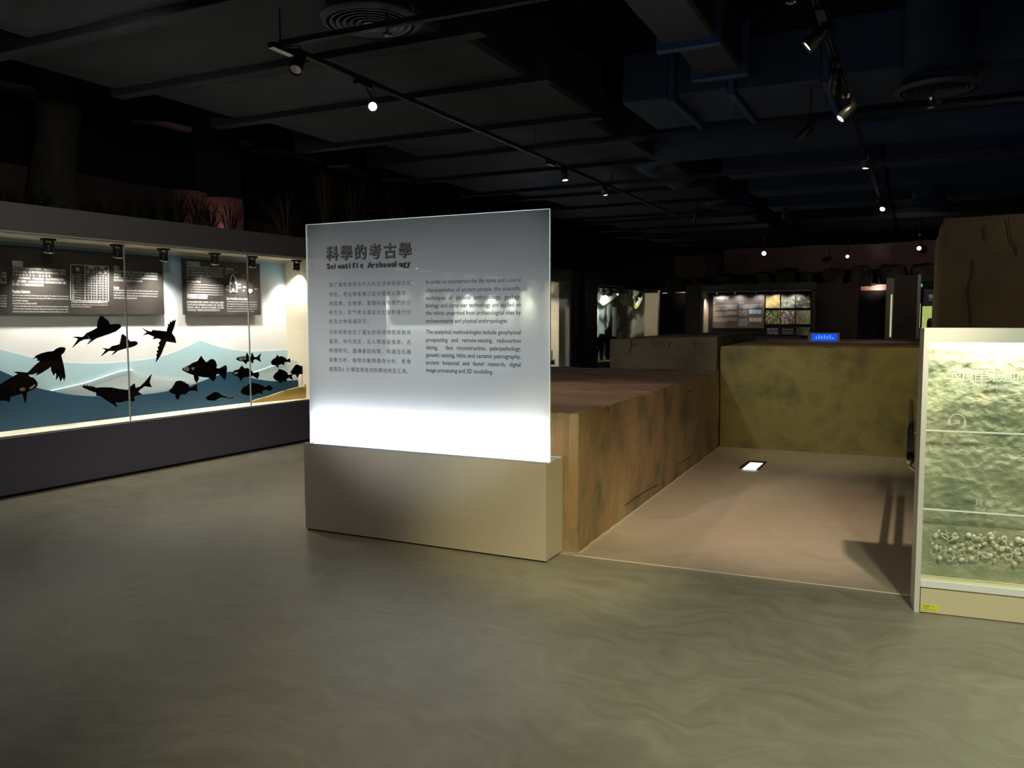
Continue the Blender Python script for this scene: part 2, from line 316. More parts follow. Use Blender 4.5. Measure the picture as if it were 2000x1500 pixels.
# ---- lettering
_gc = {}
def glyphs(s, bold=0.0):
    if (s, bold) in _gc: return _gc[(s, bold)]
    c = bpy.data.curves.new('t', 'FONT'); c.body = s; c.size = 1; c.resolution_u = 2; c.offset = bold; c.fill_mode = 'FRONT'
    o = bpy.data.objects.new('t', c); COL.objects.link(o); dg = bpy.context.evaluated_depsgraph_get(); ev = o.evaluated_get(dg)
    me = ev.to_mesh(); vv = [(v.co.x, v.co.y) for v in me.vertices]; ff = [tuple(p.vertices) for p in me.polygons]; ev.to_mesh_clear()
    bpy.data.objects.remove(o); bpy.data.curves.remove(c)
    w = max((a[0] for a in vv), default=0.3); _gc[(s, bold)] = (vv, ff, w); return _gc[(s, bold)]
def lettering(name, items, M, parent, nrm, th=0.0, **pr):
    """items: (text, start point, end point or None, height, bold, mode) ; mode words/chars/one, all letters form one print"""
    V, Fc = [], []
    for (s, P, Q, h, bold, mode) in items:
        d = (Q-P).normalized(); wid = (Q-P).length; up = EZ
        def put(g, off, sx=1.0):
            b = len(V); V.extend([P+d*(off+a*h*sx)+up*(c*h) for a, c in g[0]]); Fc.extend([tuple(i+b for i in f) for f in g[1]])
        if mode == 'one':
            g = glyphs(s, bold); put(g, 0, wid/(g[2]*h))
        elif mode == 'left':
            g = glyphs(s, bold); put(g, 0, 0.92)
        elif mode == 'chars':
            n = len(s); pitch = min((wid-h*0.95)/max(n-1, 1), h*1.22)
            for i, ch in enumerate(s):
                if ch != ' ': put(glyphs(ch, bold), pitch*i)
        else:
            ws = s.split(' '); gs = [glyphs(w, bold) for w in ws]; tot = sum(g[2]*h*.9 for g in gs); gap = (wid-tot)/max(len(ws)-1, 1); x = 0
            for g in gs: put(g, x, .9); x += g[2]*h*.9+gap
    me = bpy.data.meshes.new(name); me.from_pydata(V, [], Fc); me.materials.append(M)
    if th:
        bm = bmesh.new(); bm.from_mesh(me); bmesh.ops.remove_doubles(bm, verts=bm.verts, dist=1e-5); r = bmesh.ops.extrude_face_region(bm, geom=list(bm.faces))
        bmesh.ops.translate(bm, verts=[v for v in r['geom'] if isinstance(v, bmesh.types.BMVert)], vec=Vector(nrm)*th)
        bmesh.ops.recalc_face_normals(bm, faces=bm.faces); bm.to_mesh(me); bm.free()
    o = bpy.data.objects.new(name, me); COL.objects.link(o)
    if parent: o.parent = parent; o.matrix_parent_inverse = parent.matrix_world.inverted()
    for k, v in pr.items(): o[k] = v
    return o
ST = dict(kind='structure')

# ================================================================== SETTING
SEAM0 = atz(1128, 1086, 0); SEAM1 = atz(1788, 1165, 0)
sy = SEAM0.y
def plane(name, P4, M, z=0.0, parent=None, **pr):
    bm = bmesh.new(); bm.faces.new([bm.verts.new(p) for p in P4]); return new(name, bm, M, parent, **pr)
box('floor', (-9.6, -3.2, -0.1), (8, 26, 0.0), M_floor, **ST)
# tan cement of the excavation pit, a thin topping a few millimetres proud, ending at a seam
bm = bmesh.new(); a, b_ = Vector((-2.05, 4.905, 0)), Vector((2.4, 5.10, 0))
quadbox(bm, [Vector((-2.05, 4.905, -.02)), Vector((-2.05, 10.05, -.02)), Vector((2.4, 10.05, -.02)), Vector((2.4, 5.10, -.02)), Vector((-2.05, 4.905, .004)), Vector((-2.05, 10.05, .004)), Vector((2.4, 10.05, .004)), Vector((2.4, 5.10, .004))])
bmesh.ops.recalc_face_normals(bm, faces=bm.faces); new('floor', bm, M_floor2, **ST)
bm = bmesh.new(); tube(bm, [Vector((-1.95, 4.906, .003)), Vector((2.4, 5.097, .003))], 0.005, 5); new('trim_1', bm, mat('brass_seam', (0.42, 0.35, 0.27), .5), **ST)
box('ceiling', (-9.6, -3.2, 4.7), (8, 26, 4.8), M_slab, **ST)
box('wall_left', (-9.7, -3.2, 0), (-9.6, 26, 4.7), M_wallb, **ST)
box('wall_right', (8, -3.2, 0), (8.1, 26, 4.7), M_wallb, **ST)
box('wall_back', (-9.6, 26, 0), (8, 26.1, 4.7), M_wallb, **ST)
box('wall_front', (-9.6, -3.3, 0), (8, -3.2, 4.7), M_wallb, **ST)

# ================================================================== INFORMATION PANEL
pt = thing('information_panel', 'freestanding frosted glass information panel glowing at its foot on a taupe base', 'sign', ((PXL+PXR)/2, PY+.12, 0))
D = 0.27
bm = bmesh.new()
boxf(bm, O0, EX, EY, EZ, (PXL, PY, 0.012), (PXR, PY+0.012, PH-.004)); boxf(bm, O0, EX, EY, EZ, (PXL, PY+D-.012, 0.012), (PXR, PY+D, PH-.004))
boxf(bm, O0, EX, EY, EZ, (PXL, PY+.012, 0.012), (PXL+.012, PY+D-.012, PH-.004)); boxf(bm, O0, EX, EY, EZ, (PXR-.012, PY+.012, 0.012), (PXR, PY+D-.012, PH-.004))
boxf(bm, O0, EX, EY, EZ, (PXL+.012, PY+.012, PH-.10), (PXR-.012, PY+D-.012, PH-.085))
bmesh.ops.recalc_face_normals(bm, faces=bm.faces); new('base', bm, M_base, pt)
box('plinth_gap', (PXL+.01, PY+.01, 0), (PXR-.01, PY+D-.01, .012), M_black, pt, label='recessed black foot')
GY = PY+.10
bm = bmesh.new(); boxf(bm, O0, EX, EY, EZ, (PXL, PY, PH-.004), (PXR, PY+.02, PH+.006))
boxf(bm, O0, EX, EY, EZ, (PXL, PY+D-.02, PH-.004), (PXR, PY+D, PH+.006)); bmesh.ops.recalc_face_normals(bm, faces=bm.faces)
new('metal_rim', bm, M_alu, pt)
GL, GR = PXL+.012, PXR-.008
GL = pan(603, 700).x; GR = pan(1073.5, 700).x
box('glass_sheet', (GL, GY, PH-.08), (GR, GY+.012, GZ), M_glass, pt)
plane('frosted_film', [Vector((GL, GY-.0006, PH-.08)), Vector((GR, GY-.0006, PH-.08)), Vector((GR, GY-.0006, GZ-.002)), Vector((GL, GY-.0006, GZ-.002))], M_frost, parent=pt)
bm = bmesh.new()
boxf(bm, O0, EX, EY, EZ, (GL-.001, GY-.001, PH-.08), (GL+.002, GY+.013, GZ)); boxf(bm, O0, EX, EY, EZ, (GR-.002, GY-.001, PH-.08), (GR+.003, GY+.013, GZ))
boxf(bm, O0, EX, EY, EZ, (GL, GY-.001, GZ-.002), (GR, GY+.013, GZ+.001)); new('polished_edge', bm, mat('polished_glass_edge', (.8, .9, .9), .3), pt)
box('light_strip', (GL, PY+.045, PH-.085), (GR, PY+.060, PH-.078), emit('led_strip', (.85, .93, 1), 4), pt, label='white light strip in the base slot')
area(((GL+GR)/2, PY+.05, PH-.07), ((GL+GR)/2, PY+.10, PH-.07+.05*tan(radians(68))), GR-GL, .012, 46, (.86, .93, 1.0), 34, (1, 0, 0))
# lettering
it = []
P, Q = pan(639, 503), pan(804, 500)
bt = [('科學的考古學', Vector((P.x, GY-.002, P.z-.012)), Vector((Q.x, GY-.002, P.z-.012)), .108, .012, 'chars')]
P, Q = pan(640, 525), pan(803, 525)
bt.append(('Scientific Archaeology', Vector((P.x, GY-.002, P.z)), Vector((Q.x+.02, GY-.002, P.z)), .052, .016, 'chars'))
lettering('raised_lettering', bt, M_title, pt, (0, -1, 0), .012, label='thick dark title letters')
zh = [('為了重新復原古代人的生活樣貌與文化', 556), ('特色，考古學者廣泛結合體質人類學、', 575), ('地質學、生物學、電腦科技等學門的分', 592.5), ('析方法，針對考古遺址出土遺物進行分', 610), ('析及文物保護研究。', 627.5),
      ('分析技術包含了遺址的地球物理探勘與', 648), ('遙測、年代測定、古人類面部復原、古', 666), ('病理研究、遺傳基因檢驗、陶器及石器', 684), ('岩象分析、植物及動物遺存分析、影像', 702), ('處理及3D模型等各式科學技術及工具。', 720)]
for s, y in zh:
    P, Q = pan(643, y+4), pan(802.5, y+4)
    if len(s) < 12: Q = P+(Q-P)*(len(s)/17.0)
    it.append((s, Vector((P.x, GY-.001, P.z)), Vector((Q.x, GY-.001, P.z)), .036, .0015, 'chars'))
en = [('In order to reconstruct the life styles and cultural', 551), ('characteristics of ancient people, the scientific', 567), ('techniques of physical anthropology, geology,', 582.3), ('biology and computer technology are applied on', 597), ('the relicts unearthed from archaeological sites by', 611.7), ('archaeometrist and physical anthropologist.', 627),
      ('The analytical methodologies include geophysical', 648.3), ('prospecting and remote-sensing, radiocarbon', 663.8), ('dating,   face reconstruction, paleopathology,', 678.6), ('genetic testing, lithic and ceramic petrography,', 693.2), ('ancient botanical and faunal research, digital', 708), ('image processing and 3D modelling.', 722.8)]
for s, y in en:
    P, Q = pan(832, y+3.5), pan(1017.5, y+3.5)
    if 'archaeometrist' in s: Q = pan(992, y+3.5)
    if 'image pro' in s: Q = pan(963, y+3.5)
    it.append((s.replace('   ', '  '), Vector((P.x, GY-.001, P.z)), Vector((Q.x, GY-.001, P.z)), .040, .014, 'one' if len(s) > 46 or 'image' in s or 'archaeom' in s else 'words'))
lettering('printed_text', it, M_ink, pt, (0, -1, 0))

# ================================================================== LONG WALL SHOWCASE (fish)
Z1, Z2, Z3 = 0.54, 2.319, 2.563
SA, SB = 2.2, vs(606)
DB = .41
vt = thing('wall_showcase', 'long showcase with black fish before painted waves, on a charcoal plinth at the left', 'display case', vp((SA+SB)/2, .3, 0))
box('plinth', (SA, 0.0, 0.03), (SB+.0, .6, Z1-.018), M_vbase, vt, fr=VF)
box('plinth_shadow_gap', (SA, .03, 0), (SB, .6, .03), M_black, vt, fr=VF)
box('metal_rim', (SA, -.006, Z1-.018), (SB, .03, Z1), M_alu, vt, fr=VF)
box('sill', (SA, .03, Z1-.03), (SB, .6, Z1-.001), M_cream, vt, fr=VF)
M_sky = bpy.data.materials.new('painted_sky'); M_sky.use_nodes = True
_n = M_sky.node_tree; _b = _n.nodes['Principled BSDF']; _b.inputs['Roughness'].default_value = .6
_t = _n.nodes.new('ShaderNodeTexCoord'); _s = _n.nodes.new('ShaderNodeSeparateXYZ'); _r = _n.nodes.new('ShaderNodeValToRGB'); _m = _n.nodes.new('ShaderNodeMapRange')
_m.inputs['From Min'].default_value = 1.5; _m.inputs['From Max'].default_value = 2.3
_r.color_ramp.elements[0].color = (.80, .76, .74, 1); _r.color_ramp.elements[1].color = (.17, .40, .68, 1); _k = _r.color_ramp.elements.new(.45); _k.color = (.70, .76, .80, 1)
_n.links.new(_t.outputs['Object'], _s.inputs[0]); _n.links.new(_s.outputs['Z'], _m.inputs['Value']); _n.links.new(_m.outputs[0], _r.inputs[0]); _n.links.new(_r.outputs[0], _b.inputs['Base Color'])
SE = vs(589, 640, DB)
box('back_wall', (SA, DB, Z1-.03), (SE, DB+.05, 2.262), M_sky, vt, fr=VF)
box('back_strip', (SA, DB-.01, 2.262), (SB, DB+.05, 2.292), M_cream, vt, fr=VF)
bm = bmesh.new(); boxf(bm, *VF, (SE, DB-.0, Z1), (SB+.03, DB+.05, 2.262)); boxf(bm, *VF, (SB, .03, Z1), (SB+.04, DB, 2.29)); new('end_wall', bm, M_cream, vt)
box('start_wall', (SA-.04, 0, Z1), (SA, .6, 2.29), M_cream, vt, fr=VF)
box('soffit', (SA, .02, 2.292), (SB, .5, 2.33), M_inner, vt, fr=VF)
bm = bmesh.new(); boxf(bm, *VF, (SA-.04, -.0, Z2), (SB+.02, .05, Z3)); boxf(bm, *VF, (SA-.04, .05, Z3-.03), (SB+.02, .75, Z3)); new('fascia', bm, M_fascia, vt)
box('fascia_lip', (SA-.04, .001, Z2-.012), (SB+.02, .05, Z2), M_inner, vt, fr=VF)
S1, S2 = vs(249.5, 640), vs(488, 640)
for a, b in ((SA, S1), (S1, S2), (S2, SB)):
    g = box('glass_pane', (a+.003, .010, Z1-.004), (b-.003, .020, Z2-.005), M_glass, vt, fr=VF)
for s in (S1, S2): box('pane_joint', (s-.004, .006, Z1), (s+.004, .022, Z2-.01), mat('pane_joint_grey', (.35, .36, .35), .4), vt, fr=VF)

def px(L): return [tuple(p) for p in L]
def vpoly(pts, dep): return [vit(u, v, dep) for u, v in pts]
def c6(L): return [(x/6.0, 600+y/6.0) for x, y in L]
def c7(L): return [(310+x/6.4516, 660+y/6.4516) for x, y in L]
def c1(L): return [(x/3.2258, 380+y/3.2258) for x, y in L]
def smooth(L, k=2):
    out = []
    for i in range(len(L)-1):
        p0 = L[max(i-1, 0)]; p1 = L[i]; p2 = L[i+1]; p3 = L[min(i+2, len(L)-1)]
        for q in range(k):
            t = q/k; out.append(tuple(.5*((2*p1[a])+(-p0[a]+p2[a])*t+(2*p0[a]-5*p1[a]+4*p2[a]-p3[a])*t*t+(-p0[a]+3*p1[a]-3*p2[a]+p3[a])*t**3) for a in (0, 1)))
    out.append(L[-1]); return out
def wdep(dep, u, near):
    return dep if u < 480 or dep > .395 else dep-(dep-near)*min(1, (u-480)/120)
def wave(name, top, dep, th, M, label, near=.20):
    """wave-shaped board on the sill: crest line measured, built as a strip of columns with real thickness"""
    top = sorted(top); T = [vit(u, v, wdep(dep, u, near)) for u, v in top]; bm = bmesh.new()
    A = [bm.verts.new(p) for p in T]; B = [bm.verts.new((p.x, p.y, Z1)) for p in T]
    C_ = [bm.verts.new(p+VN*th) for p in T]; D_ = [bm.verts.new(Vector((p.x, p.y, Z1))+VN*th) for p in T]
    for k in range(len(T)-1):
        bm.faces.new((A[k], A[k+1], B[k+1], B[k])); bm.faces.new((C_[k], C_[k+1], D_[k+1], D_[k])); bm.faces.new((A[k], A[k+1], C_[k+1], C_[k]))
    for k in (0, -1): bm.faces.new((A[k], B[k], D_[k], C_[k]))
    bmesh.ops.recalc_face_normals(bm, faces=bm.faces); return new(name, bm, M, vt, label=label)
w1 = smooth([(-190, 672), (-90, 664), (-40, 668), (0, 682), (33, 691), (67, 700), (100, 706)], 3)[:-1] + smooth([(100, 706), (133, 708.5), (183, 710), (250, 706), (310, 697), (356, 681), (392, 664)], 3)[:-1] + smooth([(392, 664), (412, 672.5), (434, 679), (460, 684), (490, 686.5), (530, 685), (588, 682)], 3)
wave('painted_wave', w1, DB-.006, .005, M_w1, 'pale blue upper wave on the back wall')
w2 = smooth([(-200, 770), (-90, 745), (-20, 722), (10, 728), (40, 743), (72, 757), (100, 763.5), (133, 770), (183, 774), (250, 772.5), (310, 767), (366, 755), (409, 739), (449.5, 725.5)], 3)[:-1] + smooth([(449.5, 725.5), (488, 737.5), (512, 742), (535, 744.5), (570, 743), (596, 741)], 3)
wave('teal_wave', w2, .362, .006, M_w2, 'dark teal front wave')
w3 = smooth([(60, 772), (100, 763), (165, 748), (205, 735), (240, 724), (262, 722.5)], 3)[:-1] + smooth([(262, 722.5), (310, 733), (370, 739), (430, 742)], 3)
wave('acrylic_wave', w3, .385, .008, M_acr, 'clear acrylic wave')
w4 = smooth([(470, 735), (494, 728), (535, 713), (566, 702)], 3)[:-1]+smooth([(566, 702), (590, 709), (598, 712)], 2)
wave('acrylic_wave', w4, .385, .008, M_acr, 'clear acrylic wave')
for L in (smooth([(100, 763), (165, 748), (205, 735), (240, 724), (260, 722.5)], 3), smooth([(494, 728), (535, 713.5), (558, 705)], 2)):
    bm = bmesh.new(); tube(bm, [vit(u, v, wdep(.385, u, .20)-.006) for u, v in L], .005, 5); new('acrylic_edge', bm, M_acr_e, vt, label='bright edge of the acrylic wave')
sd = smooth([(490, 784.5), (504, 779), (527, 773), (555, 763), (589, 755), (604, 756)], 3)
wave('sand_bank', sd, .30, .006, M_sand, 'ochre sand bank cut-out', .09)
bm = bmesh.new(); tube(bm, [vit(u, v, wdep(.30, u, .09)-.006) for u, v in sd], .004, 5); new('sand_edge', bm, M_cream, vt, label='pale edge of the sand bank')

FG = 'black fish in the wall showcase'
def fish(label, pts, dep, bones=(), th=.012, cat='fish model'):
    P = vpoly(pts, dep); c = sum(P, Vector())/len(P)
    t = thing('fish_cutout', label, cat, c, FG)
    bo = plate('body', P, -VN, th, M_fish, t)
    # two fixing pins back to the wall
    for k in (-.05, .05):
        bm = bmesh.new(); tube(bm, [c+VD*k, c+VD*k+VN*(DB-dep-.004)], .002, 5); new('fixing_pin', bm, M_glass, t, label='clear fixing pin')
    for L in bones: plate('bone_inlay', vpoly(L, dep-th-.0005), -VN, .004, M_bone, bo, label='tan bone inlay')
    return t
fish('large black flying fish with one fin raised, under the wide text board', c6([(845,347),(900,345),(960,350),(985,335),(1010,305),(1075,275),(1140,240),(1133,215),(1145,190),(1135,165),(1152,155),(1150,130),(1168,128),(1160,110),(1190,105),(1240,140),(1265,165),(1285,205),(1340,195),(1385,195),(1410,212),(1412,228),(1400,245),(1380,262),(1350,285),(1250,322),(1120,365),(1070,400),(1020,435),(1060,377),(980,377),(930,400),(845,472),(905,385),(912,368)]), .20)
fish('small black flying fish with one fin raised, crossed by the glass joint', c6([(1190,478),(1225,480),(1265,488),(1285,480),(1310,455),(1360,445),(1405,430),(1403,405),(1415,395),(1408,375),(1420,360),(1418,335),(1435,315),(1470,345),(1500,380),(1515,400),(1580,397),(1607,412),(1605,430),(1590,445),(1540,468),(1470,482),(1370,512),(1340,540),(1308,560),(1345,514),(1270,512),(1180,573),(1235,505),(1225,492)]), .26)
fish('black flying fish seen from above with both fins spread back, left end', c6([(762,485),(745,470),(700,468),(655,487),(620,515),(560,520),(480,540),(405,575),(420,580),(375,603),(425,597),(440,605),(430,625),(470,632),(420,670),(370,720),(325,765),(300,765),(215,755),(155,755),(205,783),(290,790),(370,790),(440,765),(420,800),(480,770),(560,720),(595,690),(600,740),(625,800),(640,765),(660,785),(653,850),(685,800),(705,865),(730,815),(750,860),(748,790),(762,832),(740,690),(718,600),(710,560),(745,530)]), .24)
fish('big black blunt-headed fish with a pale jaw, cut by the left edge of the photo', [(-60, 775), (-10, 757)] + c6([(0,905),(100,840),(200,785),(250,772),(310,775),(345,815),(385,825),(415,860),(435,892),(425,905),(437,912),(410,945),(380,968),(310,992),(303,1060),(292,1120),(275,1060),(262,1010),(190,1030),(118,1052),(100,1110),(70,1095),(0,1095)]) + [(-40, 790), (-75, 812), (-68, 792), (-90, 772)], .16, [c6([(345,945),(405,905),(415,915),(380,955),(350,960)]), c6([(235,955),(270,940),(295,950),(290,975),(250,985),(232,970)])])
saw = [(935,922),(975,922),(985,908),(992,924),(1012,925),(1020,910),(1028,927),(1045,928),(1052,915),(1060,932),(1072,935),(1080,922),(1088,940),(1100,930),(1110,945),(1200,938),(1300,940),(1400,958),(1490,970),(1530,925),(1570,893),(1582,950),(1640,930),(1700,870),(1770,787),(1745,880),(1773,938),(1690,925),(1640,960),(1610,990),(1662,1022),(1590,1035),(1560,1055),(1577,1095),(1520,1107),(1480,1092),(1420,1115),(1345,1115),(1372,1172),(1290,1120),(1230,1080),(1180,1045),(1130,1038),(1125,1003),(1100,990),(1085,995),(1075,975),(1060,985),(1045,965),(1035,975),(1020,952),(1010,965),(1000,945),(985,952),(975,937)]
fish('long black sawfish with toothed snout and upswept tail, low in the showcase', c6(saw), .17)
fish('black flying fish with wings spread up and down, right of the glass joint', c1([(895,842),(925,858),(955,865),(960,853),(1050,862),(1053,842),(1060,828),(1055,815),(1068,818),(1070,798),(1080,808),(1088,790),(1093,802),(1105,786),(1098,820),(1088,850),(1078,872),(1098,900),(1107,935),(1090,932),(1075,930),(1045,925),(1030,960),(1010,1010),(980,1055),(988,1020),(983,1010),(992,1000),(985,985),(998,980),(992,962),(1005,950),(1000,935),(1015,915),(990,905),(960,912),(972,898),(935,880),(898,885),(925,868)]), .18)
fish('largest black grouper with a tan jaw, tail to the right, middle of the row', c7([(290,382),(320,370),(370,350),(430,312),(490,290),(512,255),(533,228),(545,255),(590,310),(608,302),(650,268),(680,266),(710,295),(727,350),(715,378),(760,385),(840,343),(853,380),(850,430),(830,527),(790,490),(755,450),(715,463),(712,510),(685,550),(650,520),(630,500),(560,495),(490,482),(500,510),(475,567),(448,530),(440,470),(380,450),(330,425),(288,402),(305,398)]), .15, [c7([(305,378),(370,365),(385,395),(365,425),(320,405)]), c7([(415,372),(448,370),(445,402),(420,405)])])
fish('black spiny-backed fish beside the grouper belly, low in the water', c7([(120,670),(165,630),(190,590),(215,545),(260,537),(290,540),(300,555),(320,552),(335,572),(355,575),(375,600),(372,630),(420,620),(482,588),(470,630),(489,674),(450,665),(380,665),(320,717),(290,705),(255,725),(258,745),(232,780),(205,740),(215,715),(165,702)]), .15)
fish('slender striped fish with tan head and two sharp back fins', c7([(972,265),(1000,242),(1060,232),(1098,232),(1107,188),(1130,235),(1160,240),(1172,188),(1195,240),(1230,242),(1282,198),(1264,250),(1282,302),(1225,267),(1190,275),(1180,320),(1157,297),(1110,300),(1095,330),(1070,300),(1010,290)]), .20, [c7([(1005,252),(1055,242),(1060,285),(1020,285)]), c7([(1070,240),(1095,240),(1098,275),(1072,275)])])
fish('black bass with a dark patch on its head, crossed by the right glass joint', c7([(915,445),(950,410),(1010,395),(1030,365),(1047,352),(1072,385),(1110,378),(1150,400),(1187,442),(1250,428),(1259,465),(1240,514),(1185,475),(1140,490),(1060,495),(1030,540),(1010,495),(960,475)]), .15, [c7([(935,440),(990,425),(1000,445),(960,462)])])
fish('black sea bream with a single back spike, highest of the right group', c7([(1412,310),(1430,275),(1475,247),(1490,216),(1510,240),(1545,230),(1590,253),(1607,280),(1647,256),(1652,307),(1600,300),(1572,312),(1575,342),(1545,325),(1500,345),(1497,377),(1475,347),(1430,342)]), .16)
fish('round black bream with its tail to the right, under the highest one', c7([(1440,490),(1460,455),(1500,420),(1512,391),(1560,403),(1610,435),(1625,470),(1682,453),(1670,490),(1688,530),(1630,500),(1605,520),(1600,552),(1560,540),(1530,572),(1500,542),(1460,525)]), .16)
fish('grey-black bream at the right end wall of the showcase', c7([(1658,435),(1690,385),(1722,340),(1750,335),(1765,350),(1830,352),(1850,392),(1895,385),(1885,410),(1898,440),(1850,420),(1820,440),(1827,472),(1800,455),(1760,460),(1745,502),(1728,462),(1690,460)]), .16)
fish('large dark fish half hidden in the teal wave, above the sand bank', c7([(1030,680),(1055,630),(1110,600),(1160,566),(1220,570),(1300,598),(1340,625),(1390,593),(1432,630),(1402,667),(1340,650),(1300,670),(1300,710),(1260,690),(1200,717),(1140,727),(1060,712)]), .14)
fish('dark ray with a thin pale-tipped tail near the sill', c7([(590,755),(615,730),(640,720),(690,685),(740,683),(770,708),(800,728),(850,742),(930,740),(925,765),(850,757),(780,747),(740,765),(700,790),(620,787)]), .14, [c7([(860,743),(925,740),(920,750),(865,752)])])
fish('small dark crab-like shape on the sand bank at the glass edge', c7([(1830,610),(1845,585),(1865,570),(1890,568),(1890,625),(1870,635),(1850,620)]), .11)
fish('black tail-fin fish cut off past the left photo edge, above the sill', [(-150, 800), (-110, 790), (-80, 812), (-60, 800), (-66, 828), (-90, 822), (-130, 830)], .14)

def lines(x0, x1, y0, dy, strs, h, mode='words', bold=.0, plane_=None, lastw=1.0):
    out = []
    for i, s in enumerate(strs):
        P, Q = plane_(x0, y0+dy*i), plane_(x1, y0+dy*i)
        Q.z = P.z = (P.z+Q.z)/2
        if i == len(strs)-1 and lastw < 1: Q = P+(Q-P)*lastw
        out.append((s, P, Q, h, bold, mode))
    return out
BD = DB-.035
def bpl(u, v): return vit(u, v, BD-.0225)
# board 1
P1, P2 = vit(-150, 480, BD), vit(315, 500, BD); zt, zb = vit(150, 489, BD).z, vit(315, 614, BD).z
sA_, sB_ = (P1-VO).dot(VD), (P2-VO).dot(VD)
t = thing('text_board', 'wide dark text board with a white table, at the left in the showcase', 'board', vp((sA_+sB_)/2, BD, zb))
brd = box('board', (sA_, BD-.02, zb), (sB_, BD, zt), M_board, t, fr=VF)
bm = bmesh.new()
for s_ in (sA_+.2, sB_-.2): tube(bm, [vp(s_, BD, (zt+zb)/2), vp(s_, DB, (zt+zb)/2)], .012, 6)
new('stand_off', bm, M_alu, t)
def hl(u0, v, u1, h_, s, b=.03, zh_=False):
    P, Q = bpl(u0, v), bpl(u1, v); Q.z = P.z; return (s, P, Q, h_, b, 'chars' if zh_ else 'one')
it = [hl(23, 519, 46, .058, '數量估算', .003, True), hl(24, 572, 59, .042, 'Population Estimation'), hl(221, 527, 233, .055, '性別', .003, True), hl(222, 564, 233, .038, 'Gender')]
it += lines(24, 129, 528, 6.2, ['考古遺址發現的動物遺留大多是碎片，僅能由部位來估計出土數量占', '全體動物的數量，並計算不同動物所占整體動物之比例，推估出', '估算數量的方法一般有兩種：', '1. 可辨識標本數：可辨識出種屬、部位的骨骼數量之總和。', '2. 最小個體數：以出現最多部位的數量一部位為主要依據計算最少個體', '數、性別、大小之個體的骨骼數量進行計算。'], .025, 'chars', .0, bpl, .6)
it += lines(24.5, 134, 579, 5.2, ['Most of the remains of animals in archaeological sites are fragments. The number of the animals unearthed', 'can only be estimated from certain parts, and the proportion of different animals among the total remains', 'can be therefore calculated.', 'Generally there are 2 estimation methods:', '1. Number of identifiable species: the total quantity of bones of species and parts that can be identified.', '2. Minimum number of individuals: the quantity of bones of the same parts of a certain species of similar', 'completeness, or the quantity of bones of a certain identifiable species of animal of different age, sex, and size.'],   .022, 'one', .004, bpl)
it[-5] = (it[-5][0], it[-5][1], it[-5][1]+(it[-5][2]-it[-5][1])*.27, .026, .004, 'one'); it[-4] = (it[-4][0], it[-4][1], it[-4][1]+(it[-4][2]-it[-4][1])*.42, .026, .004, 'one')
it += lines(222, 308, 534, 5.6, ['許多種類的動物依其體型、外形的角和犬齒來分辨雄雌，骨骼上例如', '鹿角獠牙、如牛羊鹿骨盆等性別特徵，而有些魚類雄雌的', '各有體型上、雄性的、鮪類的顎齒較粗壯與身體形狀也可用來判別', '等可判別其性別進而推測當時捕獲季節。'], .025, 'chars', 0, bpl, .68)
it += lines(222, 308, 569, 5.0, ['Since different species of animals present different differences for male and female, the size', 'or gender, gender characteristics may be determined by the shape of the horns and canine teeth,', 'antlers and also tusks. Sex of birds and fish can be also estimated from the body shape, and', 'can also explain the hunting strategy and gender.'],   .022, 'one', .004, bpl)
it[-1] = (it[-1][0], it[-1][1], it[-1][1]+(it[-1][2]-it[-1][1])*.52, .026, .004, 'one')
it += lines(-80, 13, 534, 6.2, ['動物考古學家除了鑑定動物骨骼的種屬、性別', '年齡、部位之外，也進行數量的計算，並由', '其大小特徵推測捕獲的季節，更有助於火、刀', '痕跡與人為加工方式及遺址的生態環境'], .025, 'chars', 0, bpl)
it += lines(-80, 13, 578, 5.2, ['Zooarchaeologists identify the species, sex, age and parts of animals, and the environment', 'also count the bones, and from the features of size and the season of the catch. Except', 'for these the marks of fire and knives help us to know more about the food customs of', 'people in the past, the ways of hunting and fishing, of tool making, and of trade', 'the ecology around the site and the change of these over the time, also the Species'],   .022, 'one', .004, bpl)
lettering('printed_text', it, M_blet, brd, -VN)
# the table: frame and rules
bm = bmesh.new()
def rule(u0, v0, u1, v1, w=.004):
    a, b = bpl(u0, v0), bpl(u1, v1); tube(bm, [a, b], w, 4)
TX = [138, 166, 178.5, 189, 201, 212]; 
def ty(u, f): return (516.5+(u-138)*.055) + f*(586-(u-138)*-.02-516.5-(u-138)*.045)
fr_ = [0, .13, .27, .345, .42, .49, .565, .635, .705, .775, .85, .93, 1.0]
for k, f in enumerate(fr_):
    if f == .13 : continue
    rule(138, ty(138, f), 212, ty(212, f), .004 if f in (0, 1) else .002)
for k, u in enumerate(TX): rule(u, ty(u, 0 if k in (0, 1, 3, 5) else .2), u, ty(u, 1), .003)
new('table_rules', bm, M_blet, brd)
it = [hl(149, 528.5, 154, .036, '種屬', 0, True), hl(170, 524, 186, .032, '可辨識標本數', 0, True), hl(193, 525, 205, .032, '最小個體數', 0, True), hl(169, 528, 187, .02, 'Number of identifiable', 0), hl(192, 529, 210, .02, 'Minimum number of', 0),
      hl(168, 533.5, 176, .03, '標本數', 0, True), hl(180, 534, 187, .03, '百分比', 0, True), hl(191, 534.5, 199, .03, '個體數', 0, True), hl(202.5, 535, 210, .03, '百分比', 0, True)]
